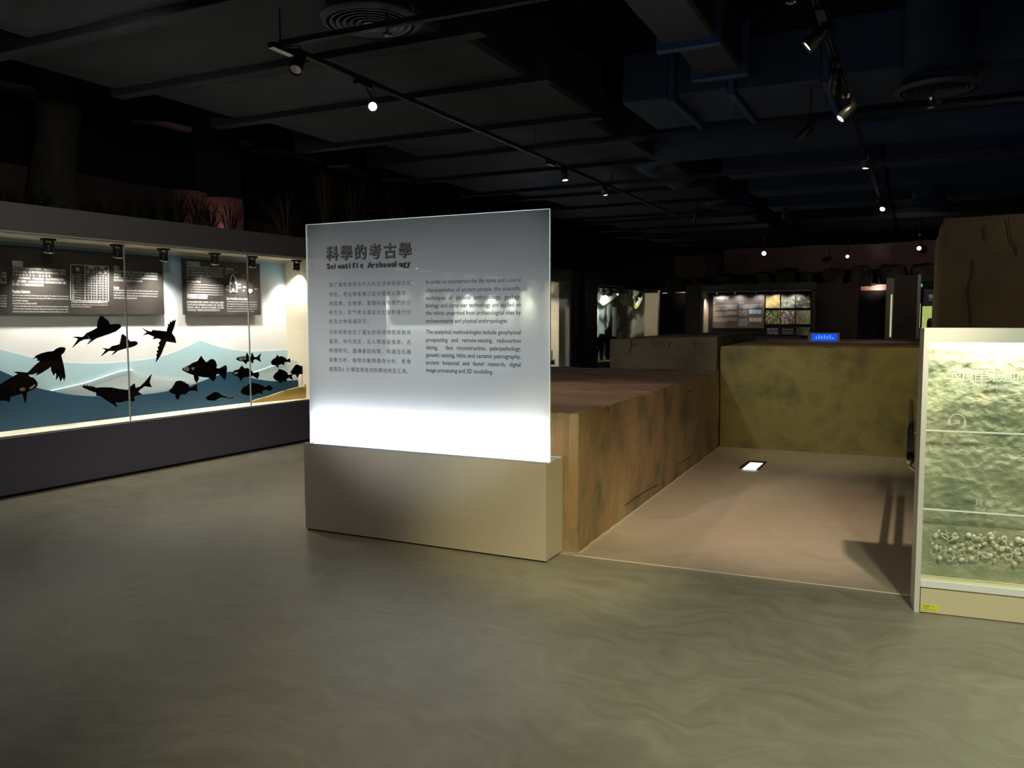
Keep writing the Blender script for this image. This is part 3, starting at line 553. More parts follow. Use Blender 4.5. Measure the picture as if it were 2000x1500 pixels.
for k in range(11):
    f = .30+.067*k+.012; nm = ['魚', '豬', '鹿', '牛', '山羊', '鼠', '鯊魚', '梅花鹿', '水鹿', '野豬', '合計'][k]
    it.append(hl(140, ty(140, f+.02), 140+3*len(nm), .026, nm, 0, True)); it.append(hl(149, ty(149, f+.02), 158, .02, ['Fish', 'Pig', 'Deer', 'Cattle', 'Goat', 'Rodent', 'Shark', 'Sika deer', 'Sambar', 'Boar', 'Total'][k], 0))
    for u in (171, 182, 193, 205): it.append(hl(u, ty(u, f+.02), u+4, .024, str(random.choice((12, 35, 7, 4, 21, 56, 118))), 0))
it.append(hl(139, 591, 210, .03, '南科遺址出土動物種屬可辨識標本數與最小個體數統計表一覽', 0, True)); it.append(hl(139, 596, 211, .022, 'Statistics of the number of identifiable species and the minimum number of individuals of animal', 0)); it.append(hl(139, 600, 178, .022, 'remains unearthed from the archaeological sites', 0))
lettering('table_text', it, M_blet, brd, -VN)
# board 2
sA_, sB_ = vs(355, 560, BD), vs(506, 560, BD); zt, zb = vit(430, 510, BD).z, vit(430, 615, BD).z
t = thing('text_board', 'square dark text board with an outlined drawing, right half of the showcase', 'board', vp((sA_+sB_)/2, BD, zb))
brd = box('board', (sA_, BD-.02, zb), (sB_, BD, zt), M_board, t, fr=VF)
bm = bmesh.new()
for s_ in (sA_+.2, sB_-.2): tube(bm, [vp(s_, BD, (zt+zb)/2), vp(s_, DB, (zt+zb)/2)], .012, 6)
new('stand_off', bm, M_alu, t)
it = [hl(364, 518, 391, .055, '死亡年齡及季節', .003, True), hl(365, 551, 392, .036, 'Age and Season of Death'), hl(365, 582.5, 406, .06, '動物捕殺及人工處理痕跡', .003, True), hl(443, 585, 485, .036, 'Marks of Animal Killing and Human Utilization'), hl(441, 527.5, 456, .034, '魚骨的年輪', 0, True), hl(441, 532, 465, .026, 'Annual Rings of Fish Bone', 0)]
it += lines(364.5, 436, 524, 5.4, ['動物考古學家由動物骨骼的骨縫癒合狀況、牙齒生長的萌出及磨損', '等可了解動物死亡時之年齡、另由年輪及生長線、鹿角的生長狀況、', '可知、以及鮪魚等脊椎骨年輪、年齡、季節等資料來推測當時人', '們在什麼季節捕殺什麼動物，以及狩獵的方式與季節性的活動', '與、交換的方式。'], .025, 'chars', 0, bpl, .94)
it += lines(365, 436, 557.5, 4.7, ['The death age of animals are the signs that will help us to know the age when they died. Including', 'the growth rate and wear of teeth, the closure of bones, the tooth eruption of mammals, and the', 'growth rings of the shells and fish, annual rings of otoliths and season of the death of them all', 'help us know the human activities in the season, the domestication and the selection of animals.', 'They also help to study the season of living in the site, and the relationship between humans and', 'nature in ancient times.'], .021, 'one', .004, bpl, .37)
it += lines(365, 437, 592, 5.2, ['動物骨骼上的痕跡例如切割痕、砍痕與燒痕，可說明古代人捕殺，食用獸骨', '加工製作工具的方式、動物的齒痕也可以反映家畜、飼養、與被食肉動物', '啃食的情況。骨骼上的、痕跡也反映了如何處理動物、製作工具等', '行為與飲食習慣、可推測當時人們的各種日常生活及技術方式。'], .025, 'chars', 0, bpl, .93)
it += lines(443.5, 502, 590.5, 4.6, ['The marks of animal bones such as cut marks, chop marks and burning, and bite', 'marks of the animals on the bones provide information on how human killed and', 'ate, or utilized them. The marks of bones of the animals also reflect the tools', 'used in killing and the way of bone-tool making by the people in the site, also', 'carnivores chewing bones and burning on the surface of bones.'], .021, 'one', .004, bpl, .9)
for (u, v, s) in ((441, 536, '鯛'), (473, 539, '鮪魚'), (441, 561, '背鰭棘'), (441, 567.5, '第一脊椎'), (464, 557, '鰓蓋骨'), (464.5, 563, '腹椎骨'), (474, 562, '尾椎骨'), (474, 569, '齒骨'), (497, 566, '鰭條骨')): it.append(hl(u, v, u+2.2*len(s), .024, s, 0, True))
lettering('printed_text', it, M_blet, brd, -VN)
bm = bmesh.new()
jaw = [(448, 571), (448.5, 556), (450, 546), (452.5, 539), (455, 536.5), (458, 540), (460.5, 547), (462, 556), (462.5, 571), (459, 571), (455, 566), (451, 571), (448, 571)]
tube(bm, [bpl(u, v) for u, v in jaw], .008, 5); lathe(bm, bpl(455, 567), -VN, [(0.0, 0), (.022, 0), (.022, .006), (0, .006)], 10)
lathe(bm, bpl(488, 568.5), -VN, [(0.0, 0), (.028, 0), (.028, .006), (0, .006)], 10); lathe(bm, bpl(491.5, 567), -VN, [(0.0, 0), (.012, 0), (.012, .006), (0, .006)], 8)
for u in (450, 460.3): lathe(bm, bpl(u, 553), -VN, [(0.0, 0), (.016, 0), (.016, .005), (0, .005)], 8)
new('jaw_drawing', bm, M_blet, brd, label='white outlined jaw drawing')

# ---- spotlights inside the showcases
def make_caselamp(name, label, group, loc, tgt, big=1.0, lit=True):
    t = thing(name, label, 'spotlight', loc, group); L = Vector(loc); d = (Vector(tgt)-L).normalized()
    bm = bmesh.new(); boxf(bm, L, VD, VN, EZ, (-.055*big, -.035*big, .0), (.055*big, .035*big, .018*big)); boxf(bm, L, VD, VN, EZ, (-.045*big, -.012, -.10*big), (-.035*big, .012, 0)); boxf(bm, L, VD, VN, EZ, (.035*big, -.012, -.10*big), (.045*big, .012, 0)); new('bracket', bm, M_lampblack, t)
    c = L-EZ*.07*big; bm = bmesh.new(); lathe(bm, c, d, [(0, -.05*big), (.028*big, -.05*big), (.036*big, -.02*big), (.042*big, .02*big), (.046*big, .045*big), (.040*big, .047*big), (.036*big, .035*big)], 14); hd = new('lamp_head', bm, M_lampblack, t, smooth=True)
    bm = bmesh.new(); lathe(bm, c, d, [(.0465*big, .028*big), (.048*big, .03*big), (.048*big, .036*big), (.0465*big, .038*big)], 14); new('chrome_ring', bm, M_chrome, hd)
    bm = bmesh.new(); lathe(bm, c, d, [(.036*big, .036*big), (0, .037*big)], 14); new('lens', bm, M_lens2, hd)
    return c+d*.05*big
SPG = 'spotlights inside the wall showcase'
names = ['leftmost black spotlight under the grey fascia, above the text column', 'black spotlight just left of the first glass joint', 'black spotlight above the right corner of the wide text board', 'black spotlight above the square text board', 'black spotlight at the right glass joint', 'rightmost black spotlight beside the cream end wall']
for (u, v), lb in zip([(94, 461), (229, 473), (319, 480), (419, 490), (492, 497), (579, 503.5)], names):
    P = vit(u, v, .12); s = (P-VO).dot(VD); L = vp(s, .12, 2.292-.02)
    tgt = vp(s+.15, DB, .95); c = make_caselamp('case_spotlight', lb, SPG, L, tgt)
    spot(c, tgt, 92 if u < 550 else 60, (1, .94, .88), 104, 1.0, .03)
for s in (3.0, 3.9): spot(vp(s, .12, 2.2), vp(s+.15, DB, .95), 92, (1, .94, .88), 104, 1.0, .03)

# ================================================================== SECOND SHOWCASE (seen past and through the panel)
SC0, SC1, SC2 = SB+.05, vs(757), vs(1112, 640)
t = thing('beige_partition', 'beige partition with a blue graphic between two showcases', 'partition', vp((SC0+SC1)/2, .3, 0))
box('wall_panel', (SC0, 0.02, 0), (SC1, .6, Z2), M_beige, t, fr=VF); box('header', (SC0-.02, 0, Z2), (SC1, .6, Z3), M_fascia, t, fr=VF)
box('groove', (SC0+.02, .015, .05), (SC0+.03, .03, Z2-.06), M_black, t, fr=VF)
box('blue_graphic', (vs(672), .0, .75), (vs(750), .019, vit(712, 500, 0).z), mat('blue_graphic', (.12, .25, .45), .5), t, fr=VF)
box('text_panel', (vs(681), -.006, vit(712, 617).z), (vs(743), .0, vit(712, 508).z), mat('dark_blue_print', (.03, .045, .10), .4), t, fr=VF)
def fpl(u, v): return vit(u, v, -.008)
lettering('printed_text', [(a, P, Q, h, b, m_) for a, P, Q, h, b, m_ in lines(687, 708, 527, 5, ['Animal Remains'], .06, 'one', .02, fpl)+lines(686, 738, 536, 4.2, ['Animals were important food resources of people in the past', 'and the bones left behind in the shell middens show us the', 'hunting and the fishing of the people living near the sea', 'and the rivers of the plain of Tainan. By the study of the'], .05, 'one', .0, fpl)], M_grey_t, t, -VN)

t = thing('wall_showcase', 'second showcase beyond the panel with text boards and a low teal wave', 'display case', vp((SC1+SC2)/2, .3, 0))
box('plinth', (SC1, 0, 0), (SC2, .6, Z1), M_vbase, t, fr=VF); box('sill', (SC1, .02, Z1), (SC2, .6, Z1+.005), mat('teal_floor', (.10, .22, .30), .5), t, fr=VF)
box('back_wall', (SC1, DB, Z1), (SC2, DB+.05, 2.29), mat('pale_mural', (.72, .70, .66), .6, col2=(.62, .68, .70), scale=.8), t, fr=VF)
box('end_wall', (SC2-.3, .10, Z1), (SC2, DB, Z2), M_beige, t, fr=VF)
box('frame_post', (SC2, -.01, 0), (SC2+.10, .6, Z3), M_fascia, t, fr=VF)
box('fascia', (SC1, 0, Z2), (SC2, .6, Z3), M_fascia, t, fr=VF); box('soffit', (SC1, .03, Z2-.03), (SC2, .5, Z2), M_inner, t, fr=VF)
box('glass_pane', (SC1, .008, Z1), (SC2, .018, Z2), M_glass, t, fr=VF)
spot(vp(SC2-1.6, .15, 2.2), vp(SC2-.3, .25, 1.3), 110, (1, .88, .7), 90, .9)  # extra spot without a fixture, added to brighten the end wall
w = thing('text_board', 'dark grey text board inside the second showcase, seen through the glass', 'board', vp(vs(820, 600, BD), BD, 1.5))
brd = box('board', (vs(765, 600, BD), BD-.02, vit(820, 619, BD).z), (vs(885, 600, BD), DB, vit(820, 541, BD).z), M_board, w, fr=VF)
lettering('printed_text', lines(803, 814, 549, 5, ['Bone Tools'], .07, 'one', .02, bpl)+lines(803, 838, 556, 4, ['People made tools of', 'animal bones, horns and', 'teeth, and also shells', 'for fishing, weaving'], .055, 'one', 0, bpl)+lines(765, 795, 562, 5, ['Antlers'], .07, 'one', .02, bpl), M_grey_t, w, -VN)
fishb = [(1072, 706), (1082, 703), (1086, 694), (1088, 701), (1091, 690), (1093, 704), (1090, 712), (1072, 712)]
P = vpoly(fishb, .2); fb = thing('fish_cutout', 'small black animal cut-out on the teal floor right of the glass panel', 'fish model', sum(P, Vector())/len(P)); plate('body', P, -VN, .012, M_fish, fb)
P = vpoly([(1076, 706), (1076, 690), (1077.5, 682), (1080, 690), (1080, 706)], .25); fb = thing('grass_cutout', 'narrow green plant cut-out beside the glass panel edge', 'plant model', P[0]); plate('blade', P, -VN, .01, mat('green_cutout', (.12, .18, .05), .6), fb)
bm = bmesh.new()
SP2 = 'spotlights inside the second showcase'
for k, (u, lb) in enumerate(zip((775, 823, 867, 907, 950, 995, 1035, 1067), ['directly under the end of the title lettering', 'second from the title', 'third from the title', 'above the word styles', 'fifth from the title', 'sixth from the title', 'seventh from the title', 'at the right edge of the glass panel'])):
    s = vs(u); c = make_caselamp('case_spotlight', 'black spotlight seen through the glass panel, '+lb, SP2, vp(s, .12, Z2-.05), vp(s+.2, DB, 1.5), 1.5)
    spot(c, vp(s+.2, DB, .9), 55, (1, .92, .82), 115, .9, .03)

# ================================================================== dark columns and the deer showcase
D0, D1, D2 = vs(1163), vs(1258), vs(1287)
t = thing('partition', 'dark blue-black partition left of the deer showcase', 'partition', vp((SC2+D0)/2, .3, 0))
box('wall_panel', (SC2+.10, .05, 0), (D0-.7, .6, Z3), mat('blue_black_panel', (.02, .022, .035), .6), t, fr=VF)
box('door_panel', (SC2+.5, .03, 0), (D0-1.1, .05, 2.1), mat('slate_panel', (.035, .035, .042), .5), t, fr=VF); box('post', (D0-.7, -.05, 0), (D0-.02, .6, Z3), M_black, t, fr=VF)
t = thing('forest_showcase', 'bright showcase with black deer before a forest mural', 'display case', vp((D0+D2)/2, .3, 0))
box('fascia', (D0, 0, vit(1163, 556).z), (D2+.9, .05, Z3), M_darkwall, t, fr=VF); box('plinth', (D0, 0, 0), (D2+.9, .8, Z1), M_vbase, t, fr=VF)
M_forest = bpy.data.materials.new('forest_mural'); M_forest.use_nodes = True; _n = M_forest.node_tree; _b = _n.nodes['Principled BSDF']; _b.inputs['Roughness'].default_value = .5
_t = _n.nodes.new('ShaderNodeTexCoord'); _mp = _n.nodes.new('ShaderNodeMapping'); _mp.inputs['Scale'].default_value = (1.0, 1.0, 1.4); _no = _n.nodes.new('ShaderNodeTexNoise'); _no.inputs['Scale'].default_value = 1.3; _no.inputs['Detail'].default_value = 3
_r = _n.nodes.new('ShaderNodeValToRGB'); e = _r.color_ramp.elements; e[0].position = .40; e[0].color = (.012, .02, .014, 1); e[1].position = .66; e[1].color = (.75, .85, .80, 1); k = e.new(.50); k.color = (.10, .13, .09, 1); k = e.new(.56); k.color = (.5, .55, .5, 1)
_n.links.new(_t.outputs['Object'], _mp.inputs[0]); _n.links.new(_mp.outputs[0], _no.inputs[0]); _n.links.new(_no.outputs[0], _r.inputs[0]); _n.links.new(_r.outputs[0], _b.inputs['Base Color'])
box('mural', (D0-1, .70, Z1), (vs(1259, 640, .7), .75, Z2), M_forest, t, fr=VF)
M_mist = mat('pale_tree_trunk', (.75, .74, .72), .6)
for (u0, u1, top) in ((1163, 1170, 600), (1186, 1191, 590), (1198, 1204, 600)):
    box('tree_trunk', (vs(u0, 640, .6), .60, Z1), (vs(u1, 640, .6), .615, vit(u0, top, .6).z), M_mist, t, fr=VF)
for q in ([(1163, 575), (1172, 572), (1190, 580), (1200, 572), (1205, 578), (1190, 590), (1178, 597), (1168, 590)], [(1188, 570), (1196, 566), (1198, 572), (1192, 577)]):
    plate('leaf_cutout', vpoly(q, .5), -VN, .01, M_mist, t, label='white leaf cut-out')
for q, mm in (([(1210, 585), (1225, 590), (1244, 597), (1244, 603), (1238, 603), (1225, 595), (1218, 597)], mat('lime_leaf', (.55, .62, .12), .6)), ([(1215, 575), (1230, 575), (1238, 585), (1238, 595), (1225, 590)], mat('mint_leaf', (.35, .5, .42), .6)), ([(1246, 577), (1252, 574), (1255, 583), (1250, 592), (1246, 600), (1241, 594), (1248, 585)], M_mist)):
    plate('leaf_cutout', vpoly(q, .45), -VN, .01, mm, t, label='coloured leaf cut-out')
SEW = vs(1259, 640, .7); box('end_wall', (SEW, .05, Z1), (SEW+.06, .7, Z2-.05), M_beige, t, fr=VF); print('SEW', SEW, D2)
P = [vit(1260, 568, .6), vit(1287, 572, .0)]
box('post', (D2, -.02, 0), (D2+.2, .03, Z3), M_black, t, fr=VF)
box('glass_pane', (D0, .005, Z1), (D2, .015, Z2-.05), M_glass, t, fr=VF)
plane('lawn', [vp(D0, .05, Z1+.006), vp(D2-.3, .05, Z1+.006), vp(D2-.3, .7, Z1+.006), vp(D0, .7, Z1+.006)], mat('green_lawn', (.14, .18, .05), .8, col2=(.3, .36, .1), scale=5), parent=t)
def deer(label, u, v, hh, flip):
    """deer: body, neck, head, four legs, standing on the case floor"""
    base = vit(u, v, .35); base.z = Z1+.005; s = hh/1.0; t = thing('deer_model', label, 'deer model', base, 'black deer in the forest showcase')
    X = VD*(1 if flip else -1); bm = bmesh.new()
    tube(bm, [base+X*-.32*s+EZ*.55*s, base+X*-.18*s+EZ*.60*s, base+EZ*.58*s, base+X*.2*s+EZ*.60*s, base+X*.30*s+EZ*.68*s, base+X*.36*s+EZ*.86*s], [.05*s, .12*s, .11*s, .12*s, .08*s, .045*s], 8)
    tube(bm, [base+X*.33*s+EZ*.88*s, base+X*.42*s+EZ*.88*s, base+X*.52*s+EZ*.82*s], [.045*s, .05*s, .02*s], 8)
    new('body', bm, M_fish, t, smooth=True)
    for dx in (-.24, -.16, .16, .24):
        bm = bmesh.new(); tube(bm, [base+X*dx*s+EZ*.5*s+VN*(.04 if dx in (-.16, .24) else -.04)*s, base+X*(dx-.02)*s+EZ*.25*s, base+X*dx*s+EZ*.0], [.05*s, .025*s, .018*s], 6); new('leg', bm, M_fish, t)
    bm = bmesh.new()
    for k in (-1, 1): tube(bm, [base+X*.35*s+EZ*.93*s, base+X*.28*s+EZ*1.05*s+VN*.05*k*s, base+X*.34*s+EZ*1.2*s+VN*.08*k*s], [.012*s, .01*s, .005*s], 4)
    new('antlers', bm, M_fish, t)
deer('black deer at the far left of the forest mural', 1171, 664, .75, False)
deer('black deer between two pale trunks of the forest mural', 1181, 662, .9, True)
deer('widest black deer in the middle of the forest mural', 1194, 661, .8, False)
for k, u in enumerate((1172, 1186, 1201, 1217, 1232, 1240, 1257)):
    s = vs(u); make_caselamp('case_spotlight', ['small spotlight over the forest mural, '+q for q in ('first from the left', 'second from the left', 'third from the left', 'above the pale text block', 'above the mint leaf', 'third from the right end', 'rightmost')][k], 'spotlights over the forest mural', vp(s, .1, Z2-.07), vp(s, .6, 1.4), 1.3)
spot(vp(D0+.3, .12, 2.2), vp(D0+.9, .7, 1.4), 210, (.95, 1, 1), 120, .8); spot(vp((D0+D1)/2, .12, 2.2), vp((D0+D1)/2+.3, .7, 1.6), 55, (.95, 1, .9), 110, .8); spot(vp(D2-.9, .15, 2.2), vp(SEW, .4, 1.3), 75, (1, .85, .65), 100, .8)

# ================================================================== EARTH BLOCKS (the dig)
TA = radians(1.258)
TFo = Vector((-1.9432+sin(TA)*5*0, 0, 0)); TX_ = Vector((cos(TA), sin(TA), 0)); TY_ = Vector((-sin(TA), cos(TA), 0)); TO = Vector((-1.9432, 5, 0))
TF = (TO, TX_, TY_, EZ)
eb = rough_box('earth_block', (-2.2, -.03, 0), (0.0, 4.86, .93), M_earthA, TF, .06, .012, topM=M_earthT, edge=.010)
tag(eb, 'long low block of streaked ochre earth running back from the glass panel', 'earth block')
def crack(name, pts, M, parent, r=.0025):
    bm = bmesh.new(); tube(bm, pts, r, 4); return new(name, bm, M, parent)
M_crack = mat('dark_crack', (.015, .012, .008), .9)
def onside(u, v):   # on the side face of the long block
    d = ray(u, v); P = CP + d*((TO-CP).dot(TX_)/d.dot(TX_)); return P+TX_*.004
for L in ([(1322, 771), (1335, 767), (1355, 762)], [(1320, 907), (1335, 900), (1353, 889)], [(1183, 791), (1187, 797), (1190, 806)], [(1258, 779), (1264, 785), (1270, 792)], [(1218, 988), (1240, 972), (1262, 958), (1285, 946)]):
    crack('crack', [onside(u, v) for u, v in L], M_crack, eb)
bm = bmesh.new(); tube(bm, [TO+TX_*(.012+.012*noise.noise(Vector((k*.7, 0, 0))))+TY_*(-.02+4.88*k/40)+EZ*.003 for k in range(41)], [.012+.008*abs(noise.noise(Vector((k*.9, 3, 0)))) for k in range(41)], 5); new('plaster_fillet', bm, mat('pale_plaster', (.40, .33, .25), .9), eb, label='pale rough plaster line at the foot')
YB = 4.93
x1185 = -2.2
bb = rough_box('earth_block', (-.02, YB, 0), (2.6, YB+4.0, 1.228), M_earthB, TF, .10, .014, topM=M_earthT, edge=.012)
tag(bb, 'olive earth block closing the far end of the pit', 'earth block')
l1 = (atY(1185, 690, 9.75)-TO).dot(TX_)
ub = rough_box('earth_block', (l1, YB-.06, 0), (-.03, YB+3.0, 1.33), M_earthC, TF, .10, .014, topM=M_earthC, edge=.015, ztop=lambda x, y: 1.30+.05*(x-l1)/(-l1))
tag(ub, 'dark brown cracked earth block behind the long low block', 'earth block')
def onub(u, v):
    d = ray(u, v); return CP + d*((TO+TY_*(YB-.062)-CP).dot(TY_)/d.dot(TY_)) - TY_*.012
for L in ([(1233, 664), (1233, 672), (1232, 682), (1228, 690)], [(1235, 674), (1243, 674)], [(1272, 668), (1279, 676)], [(1305, 680), (1310, 669), (1312, 667)], [(1357, 667), (1358, 676)]):
    crack('crack', [onub(u, v) for u, v in L], M_crack, ub, .0035)
rb = rough_box('earth_block', (.37, 5.35, 0), (2.6, 9.9, 1.0), M_earthC, None, .15, .015)
tag(rb, 'brown earth block along the right side of the pit, behind the shell case', 'earth block')
lo_ = rough_box('earth_ledge', (atY(1385, 660, 14.4).x, 14.4, 0), (atY(1565, 660, 14.4).x, 15.4, atY(1470, 655, 14.4).z), M_earthC, None, .15, .015)
tag(lo_, 'low dark earth ledge beyond the dig, left of the blue screen', 'earth ledge')
pl_x = atY(1837, 530, 7.2).x
pb = rough_box('earth_pillar', (pl_x, 7.2, 1.03), (pl_x+1.9, 9.6, 1.0+(atY(1837, 424, 7.2).z-1.0)), M_earthP, None, .08, .016, edge=.01)
tag(pb, 'tall brown cracked earth pillar rising behind the lit shell case', 'earth pillar')
for L in ([(1899, 508), (1900, 520), (1901, 533), (1895, 550), (1891, 566), (1892, 580), (1895, 600), (1896, 640)], [(1924, 440), (1923, 455), (1925, 470)], [(1969, 425), (1971, 445), (1974, 470), (1985, 485), (1986, 500)]):
    crack('crack', [atY(u, v, 7.2)-EY*.014 for u, v in L], M_crack, pb, .003)

# floor light tile
q = [atz(1443, 916, 0), atz(1461.5, 902, 0), atz(1497.5, 904, 0), atz(1482, 919, 0)]
fl = thing('floor_screen', 'glowing white screen in a black frame lying on the pit floor', 'screen', sum(q, Vector())/4)
c = sum(q, Vector())/4
plate('frame', [Vector((p.x, p.y, .004)) for p in q], EZ, .012, M_black, fl)
q2 = [atz(1450, 916, 0.016), atz(1465.5, 903.5, 0.016), atz(1490, 905, 0.016), atz(1476, 917.5, 0.016)]
plate('screen', [Vector((p.x, p.y, .016)) for p in q2], EZ, .003, emit('screen_white', (.9, .95, 1), 2.2), fl)
# blue screen on the block
P = atz(1612, 668, 1.235); t = thing('tilted_monitor', 'small tilted monitor with a blue display on the far earth block', 'monitor', P)
sc_ = P.y/1600*1.08
mx = Vector((1, 0.15, 0)).normalized(); mz = Vector((-.05, .35, 1)).normalized(); my = mz.cross(mx)
box('housing', (-.21, .01, 0), (.18, .05, .135), mat('bronze_bezel', (.12, .09, .07), .5), t, fr=(P, mx, my, mz), bevel=.004)
box('housing_back', (-.18, .05, -.01), (.15, .12, .08), M_black, t, fr=(P, mx, my, mz))
box('display', (-.17, .005, .022), (.145, .0105, .115), emit('blue_display', (.01, .10, .9), .9), t, fr=(P, mx, my, mz))
bm = bmesh.new()
for k in range(7):
    h_ = (.03, .05, .045, .05, .04, .05, .02)[k]; boxf(bm, P, mx, my, mz, (-.12+k*.034, .002, .045), (-.12+k*.034+.016, .0048, .045+h_))
new('display_marks', bm, emit('pale_blue_marks', (.12, .4, 1), 1.0), t)

# ================================================================== HANDRAIL
def rail(label, x, z, y0, y1, br):
    t = thing('handrail', label, 'handrail', (x, y0, z), 'handrails along the right side of the pit')
    bm = bmesh.new(); tube(bm, [(x, y0+.03, z), (x, y1, z)], .022, 12); new('rail', bm, mat('black_grip', (.01, .01, .011), .2), t, smooth=True)
    bm = bmesh.new(); lathe(bm, Vector((x, y0+.03, z)), -EY, [(.019, 0), (.021, .005), (.020, .02), (.012, .03), (0, .032)], 12); new('end_cap', bm, M_chrome, t, smooth=True)
    for yy in br:
        bm = bmesh.new(); tube(bm, [(x, yy, z-.015), (x+.005, yy, z-.045), (x+.03, yy, z-.065), (x+.38-x+.0, yy, z-.068)], .0065, 8); new('bracket', bm, M_chrome, t, smooth=True)
rail('black handrail with a chrome end cap, seen end-on beside the shell case', .012, .71, 5.30, 9.2, (5.36, 7.2, 9.1))
rail('upper black handrail hidden behind the shell case', .115, .88, 5.40, 9.2, (5.5, 9.0))  # unseen rail, placed to cast the second shadow bar on the floor

# ================================================================== SHELL CASE
CZ = 1.497; CWd = 1.75; CDp = .205
ct = thing('stratigraphy_case', 'pale metal wall case with a lit soil profile and shells at the right edge', 'display case', cp(.9, .1, 0))
M_frame = mat('pale_grey_metal', (.60, .60, .53), .4, .05); M_cbase = mat('sand_laminate', (.62, .54, .34), .45)
IL = (cas(1799, 1100)-CO).dot(CX); IT = cas(1900, 669).z; IB0 = cas(1800, 1145).z; IB1 = cas(1800, 1127).z
box('side_frame', (0, 0, 0), (IL, CDp, CZ), M_frame, ct, fr=CF); box('side_frame', (CWd-IL, 0, 0), (CWd, CDp, CZ), M_frame, ct, fr=CF)
box('header', (IL, 0, IT), (CWd-IL, .018, CZ), M_frame, ct, fr=CF); box('top', (IL, .018, CZ-.02), (CWd-IL, CDp, CZ), M_frame, ct, fr=CF)
box('back_panel', (IL, CDp-.015, 0), (CWd-IL, CDp, CZ-.02), M_frame, ct, fr=CF)
box('base_panel', (IL+.004, .003, .004), (CWd-IL, .02, IB0-.004), M_cbase, ct, fr=CF)
box('sill_strip', (IL, -.008, IB0), (CWd-IL, .03, IB0+.030), mat('white_metal', (.75, .75, .72), .3), ct, fr=CF)
box('glass_pane', (IL, .004, IB0+.03), (CWd-IL, .010, IT), M_glass, ct, fr=CF)
box('inner_ledge', (IL, .03, IB0+.015), (CWd-IL, CDp-.015, IB0+.03), M_cbase, ct, fr=CF)
def bylit(u, v, w=.0035):
    a = cas(u, v, .003); return a
WL = ((840, 847.5), (993.5, 1009))
for (y0, y1) in WL:
    a = cas(1803, y0, .002); za = a.z; b = cas(2000, y1, .002)
    box('white_line', (IL, .001, za-.004), (CWd-IL, .0038, za+.004), M_white, ct, fr=CF, label='white line across the glass')
M_vin = bpy.data.materials.new('white_vinyl'); M_vin.use_nodes = True; _n = M_vin.node_tree; _n.nodes.clear(); _d = _n.nodes.new('ShaderNodeBsdfDiffuse'); _d.inputs[0].default_value = (.85, .88, .85, 1)
_t = _n.nodes.new('ShaderNodeBsdfTranslucent'); _t.inputs[0].default_value = (.85, .88, .85, 1); _x = _n.nodes.new('ShaderNodeMixShader'); _o = _n.nodes.new('ShaderNodeOutputMaterial')
_n.links.new(_d.outputs[0], _x.inputs[1]); _n.links.new(_t.outputs[0], _x.inputs[2]); _n.links.new(_x.outputs[0], _o.inputs[0])
# relief back of earth
bm = bmesh.new(); NX, NZ = 170, 140; x0_, x1_, z0_, z1_ = IL, CWd-IL, IB0+.03, CZ-.03; g = []
zb_ = cas(1900, 1010).z
for j in range(NZ+1):
    row = []
    for i in range(NX+1):
        s = x0_+(x1_-x0_)*i/NX; z = z0_+(z1_-z0_)*j/NZ; q = Vector((s*6, z*6, 0))
        k = 1.0 if z > zb_ else .45
        d = .115 + k*(.012*noise.noise(q)+.010*abs(noise.noise(q*2.4))+.006*noise.noise(q*6)+.004*noise.noise(q*13))
        row.append(bm.verts.new(cp(s, max(.03, min(d, .18)), z)))
    g.append(row)
for j in range(NZ):
    for i in range(NX): bm.faces.new((g[j][i], g[j][i+1], g[j+1][i+1], g[j+1][i]))
new('soil_profile', bm, M_prof, ct, smooth=True)
# light strip behind the header, lighting the profile and spilling on the floor in front
box('light_strip', (IL+.02, .022, CZ-.035), (CWd-IL-.02, .05, CZ-.024), emit('led_tube', (1, 1, .9), 6), ct, fr=CF)
area(cp(CWd/2, .052, CZ-.045), cp(CWd/2, .12, .9), CWd-.1, .03, 12, (1.0, 1.0, .84), 180, CX)
def cpl(u, v): return cas(u, v, .0015)
it = []
P, Q = cpl(1856, 742), cpl(2003, 742); Q.z = P.z
it.append(('南關里東遺址', P, Q, .068, .003, 'chars'))
P, Q = cpl(1859, 757), cpl(2005, 757); P.z -= .001; Q.z = P.z
it.append(('Stratigraphic Sections of N', P, Q, .036, .008, 'one'))
P, Q = cpl(1903, 986), cpl(1941, 986); Q.z = P.z
it.append(('貝　塚'.replace('　',' '), P, Q, .040, .002, 'chars'))
P, Q = cpl(1904, 998), cpl(1962, 998); Q.z = P.z
it.append(('Shell midden', P, Q, .031, .006, 'one'))
P, Q = cpl(1864, 828), cpl(1875, 828); Q.z = P.z
it.append(('20', P, Q, .030, .012, 'one'))
lettering('printed_text', it, M_vin, ct, -CN)
bm = bmesh.new(); c = cpl(1869.5, 822)
tube(bm, [c+CX*(.036*cos(a))+EZ*(.036*sin(a)-.001) for a in [pi*k/12 for k in range(13)]], .0025, 5)
for k in (-1, 1): boxf(bm, c, CX, CN, EZ, (k*.036-.006, -.001, -.022), (k*.036+.006, .001, .004))
new('headphone_symbol', bm, M_vin, ct)
P = cas(1802, 1183, -.0005); st = box('yellow_sticker', (IL+.012, .001, cas(1815, 1193).z), (IL+.090, .003, cas(1815, 1181).z), M_yel, ct, fr=CF)
z0 = cas(1815, 1193).z
bm = bmesh.new()
for k, w_ in enumerate((.03, .055, .03, .022, .06)): boxf(bm, *CF, (IL+.018, .0004, z0+.028-.005*k), (IL+.018+w_, .0011, z0+.030-.005*k))
new('sticker_print', bm, mat('faded_print', (.25, .25, .05), .6), ct)

